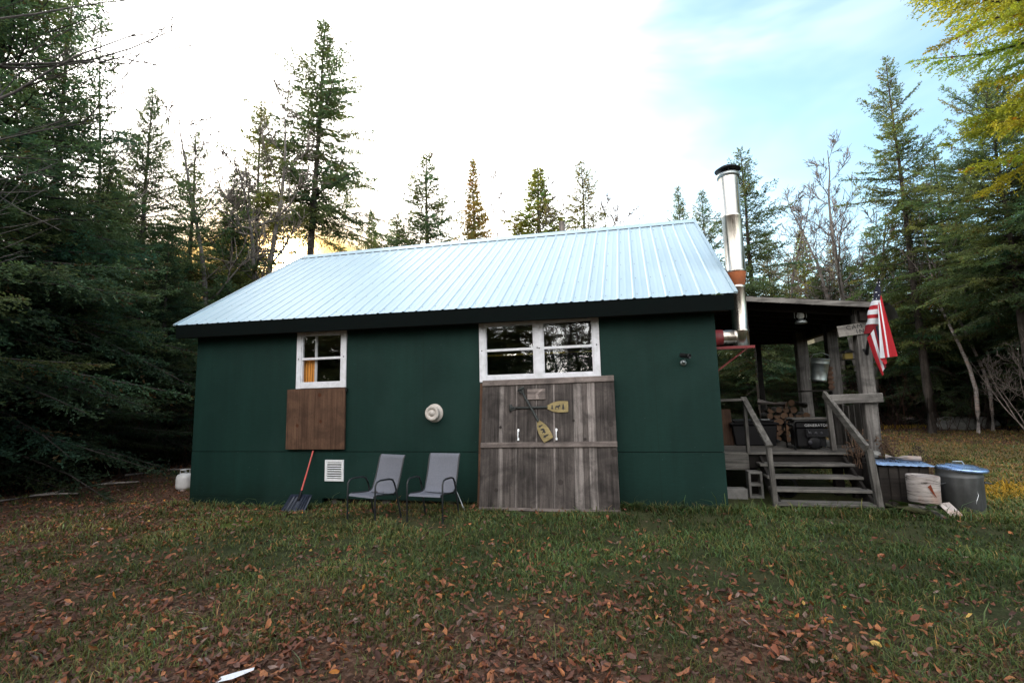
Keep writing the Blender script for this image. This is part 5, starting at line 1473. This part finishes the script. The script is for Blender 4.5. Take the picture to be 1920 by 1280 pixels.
    m.add([(.2*math.cos(2*PI*k/n), .2*math.sin(2*PI*k/n), .005) for k in range(n)], [tuple(range(n))]); m.build('body', M['trash'], c)
    m = MB(); m.lathe((0, 0, 0), (.06, -.02, 1), [(.255, .535), (.262, .54), (.262, .565), (.25, .575), (.17, .585), (.165, .60), (.10, .605), (0, .61)], 40)
    m.build('lid', M['lid'], c)
    m = MB(); m.tube([(-.07, 0, .605), (-.05, 0, .645), (.05, 0, .645), (.07, 0, .605)], .009, 7); m.build('lid_handle', M['galv'], c)
    for a in (PI+.25, .0):
        m = MB(); ca, sa = math.cos(a), math.sin(a); m.tube([(.24*ca-.06*sa, .24*sa+.06*ca, .38), (.31*ca-.05*sa, .31*sa+.05*ca, .37), (.31*ca+.05*sa, .31*sa-.05*ca, .37), (.24*ca+.06*sa, .24*sa-.06*ca, .38)], .010, 7); m.build('side_handle', M['trash'], c)
    m = MB(); m.tube([(.05, -.225, .33), (.06, -.23, .25), (.03, -.222, .16), (.035, -.22, .12)], .0022, 4, 2.); m.build('pale_drip', M['paper'], c)
    # rock beside the post, boulder by the woods
    def rock(loc, s, label, seed):
        R = random.Random(seed); m = MB(); nu, nv = 14, 9; vs = []
        for j in range(nv+1):
            for i in range(nu):
                ph, th = PI*j/nv, 2*PI*i/nu; p = Vector((math.sin(ph)*math.cos(th), math.sin(ph)*math.sin(th), math.cos(ph)))
                k = 1+.35*mnoise.noise(p*1.4+Vector((seed, 0, 0)))+.12*mnoise.noise(p*4+Vector((0, seed, 0))); vs.append((p.x*k*s[0], p.y*k*s[1], p.z*k*s[2]))
        m.add(vs, [(j*nu+i, (j+1)*nu+i, (j+1)*nu+(i+1) % nu, j*nu+(i+1) % nu) for j in range(nv) for i in range(nu)], 1., False)
        o = m.build('rock', M['rock'], None, 0, loc); tag(o, label, 'rock')
    rock((11.36, 1.0, .66), (.10, .07, .055), 'small pale rock at the foot of the front porch post', 2)
    rock((20.3, 16.0, .2), (.75, .4, .32), 'long grey boulder at the foot of the woods on the right', 5)
    rock((21.2, 16.3, .2), (.7, .4, .34), 'dark rounded boulder right of the long grey boulder', 9)
    m = MB(); m.box(11.2, 11.62, .98, 1.12, -.1, .60, .6); m.box(11.06, 11.2, 1.0, 1.1, -.1, .5, .5); o = m.build('planter_box', M['dark_wood'], None, .006); tag(o, 'dark board planter full of dry stems between stairs and corner post', 'planter')
    # dry weeds, fern
    def weed(x, y, z, h, n, label, tint, seed, spread=.35, heads=True, name='dried_weed'):
        R = random.Random(seed); r = empty(name, (x, y, z), 0, label, 'plant'); m = MB(); hd = MB(); 
        for i in range(n):
            a = R.uniform(0, 6.3); l = R.uniform(.1, spread); hh = h*R.uniform(.55, 1.1); p = Vector((R.gauss(0, .04), R.gauss(0, .04), 0)); e = p+Vector((math.cos(a)*l, math.sin(a)*l, 1)).normalized()*hh; q = p.lerp(e, .5)+Vector((0, 0, .04*hh))
            m.tube([p, q, e], [.0065, .005, .003], 4, tint, False)
            for k in range(5):
                s = p.lerp(e, .4+.6*R.random()); d = Vector((R.gauss(0, 1), R.gauss(0, 1), R.uniform(0, 1))).normalized()*.12*hh; m.tube([s, s+d], [.0035, .002], 3, tint, False)
                if heads: hd.lathe(s+d, (0, 0, 1), [(0, -.01), (.016, 0), (.011, .01), (0, .016)], 5, tuple(c*.7 for c in tint))
        m.build('stem', M['palebark'], r)
        if heads: tag(hd.build('seed_heads', M['palebark'], r), kind='stuff')
    BR = (.55, .40, .30)
    weed(11.15, 1.0, .45, .55, 14, 'tangle of dry stems growing up by the right stair rail', BR, 1)
    weed(11.55, .95, .5, .42, 16, 'dried brown seed heads behind the sky tinted tin sheet', BR, 2)
    weed(11.90, 1.0, .3, .48, 12, 'dark dead flower clump leaning between the bin and the can', (.3, .26, .22), 3, .25)
    weed(12.3, 1.6, 0, .55, 14, 'dry brown weeds standing behind the metal can', BR, 4)
    weed(11.75, 1.7, .0, .75, 12, 'tall dry weeds right of the front corner post', BR, 6)
    def fern(x, y, z, label, seed, n=7, L=.30, tint=(.035, .055, .02)):
        R = random.Random(seed); m = MB()
        for i in range(n):
            a = R.uniform(PI*.9, PI*2.1); el = R.uniform(.3, .9); pr = Vector((x, y, z)); d = Vector((math.cos(a)*math.cos(el), math.sin(a)*math.cos(el), math.sin(el))); side = Vector((-math.sin(a), math.cos(a), 0))
            for k in range(14):
                f = k/14; p = pr+d*L*f+Vector((0, 0, -.16*f*f)); w = L*.28*math.sin(PI*(.12+.88*f))
                for s in (-1, 1):
                    m.add([p-d*.008, p+side*s*w+d*.03-Vector((0, 0, .02)), p+d*.010], [(0, 1, 2)], tuple(c*R.uniform(.7, 1.3) for c in tint))
        o = m.build('fern', M['fern']); tag(o, label, 'fern')
    fern(11.32, .15, .08, 'green fern in front of the dark bin beside the stairs', 1)
    fern(11.44, -.04, .10, 'fern fronds drooping under the upright birch log', 2, 5, .24)
    fern(7.86, -.2, .03, 'small fern at the right foot of the big grey panel', 5, 6, .28)
    m = MB(); m.tube([(11.02, -.02, .12), (11.22, -.12, .10), (11.45, -.16, .06), (11.6, -.2, .03)], [.035, .04, .03, .018], 8, (.6, .75, .35)); o = m.build('mossy_branch', M['bark']); tag(o, 'mossy branch lying from the bottom stair tread to the stump', 'branch')
yard()
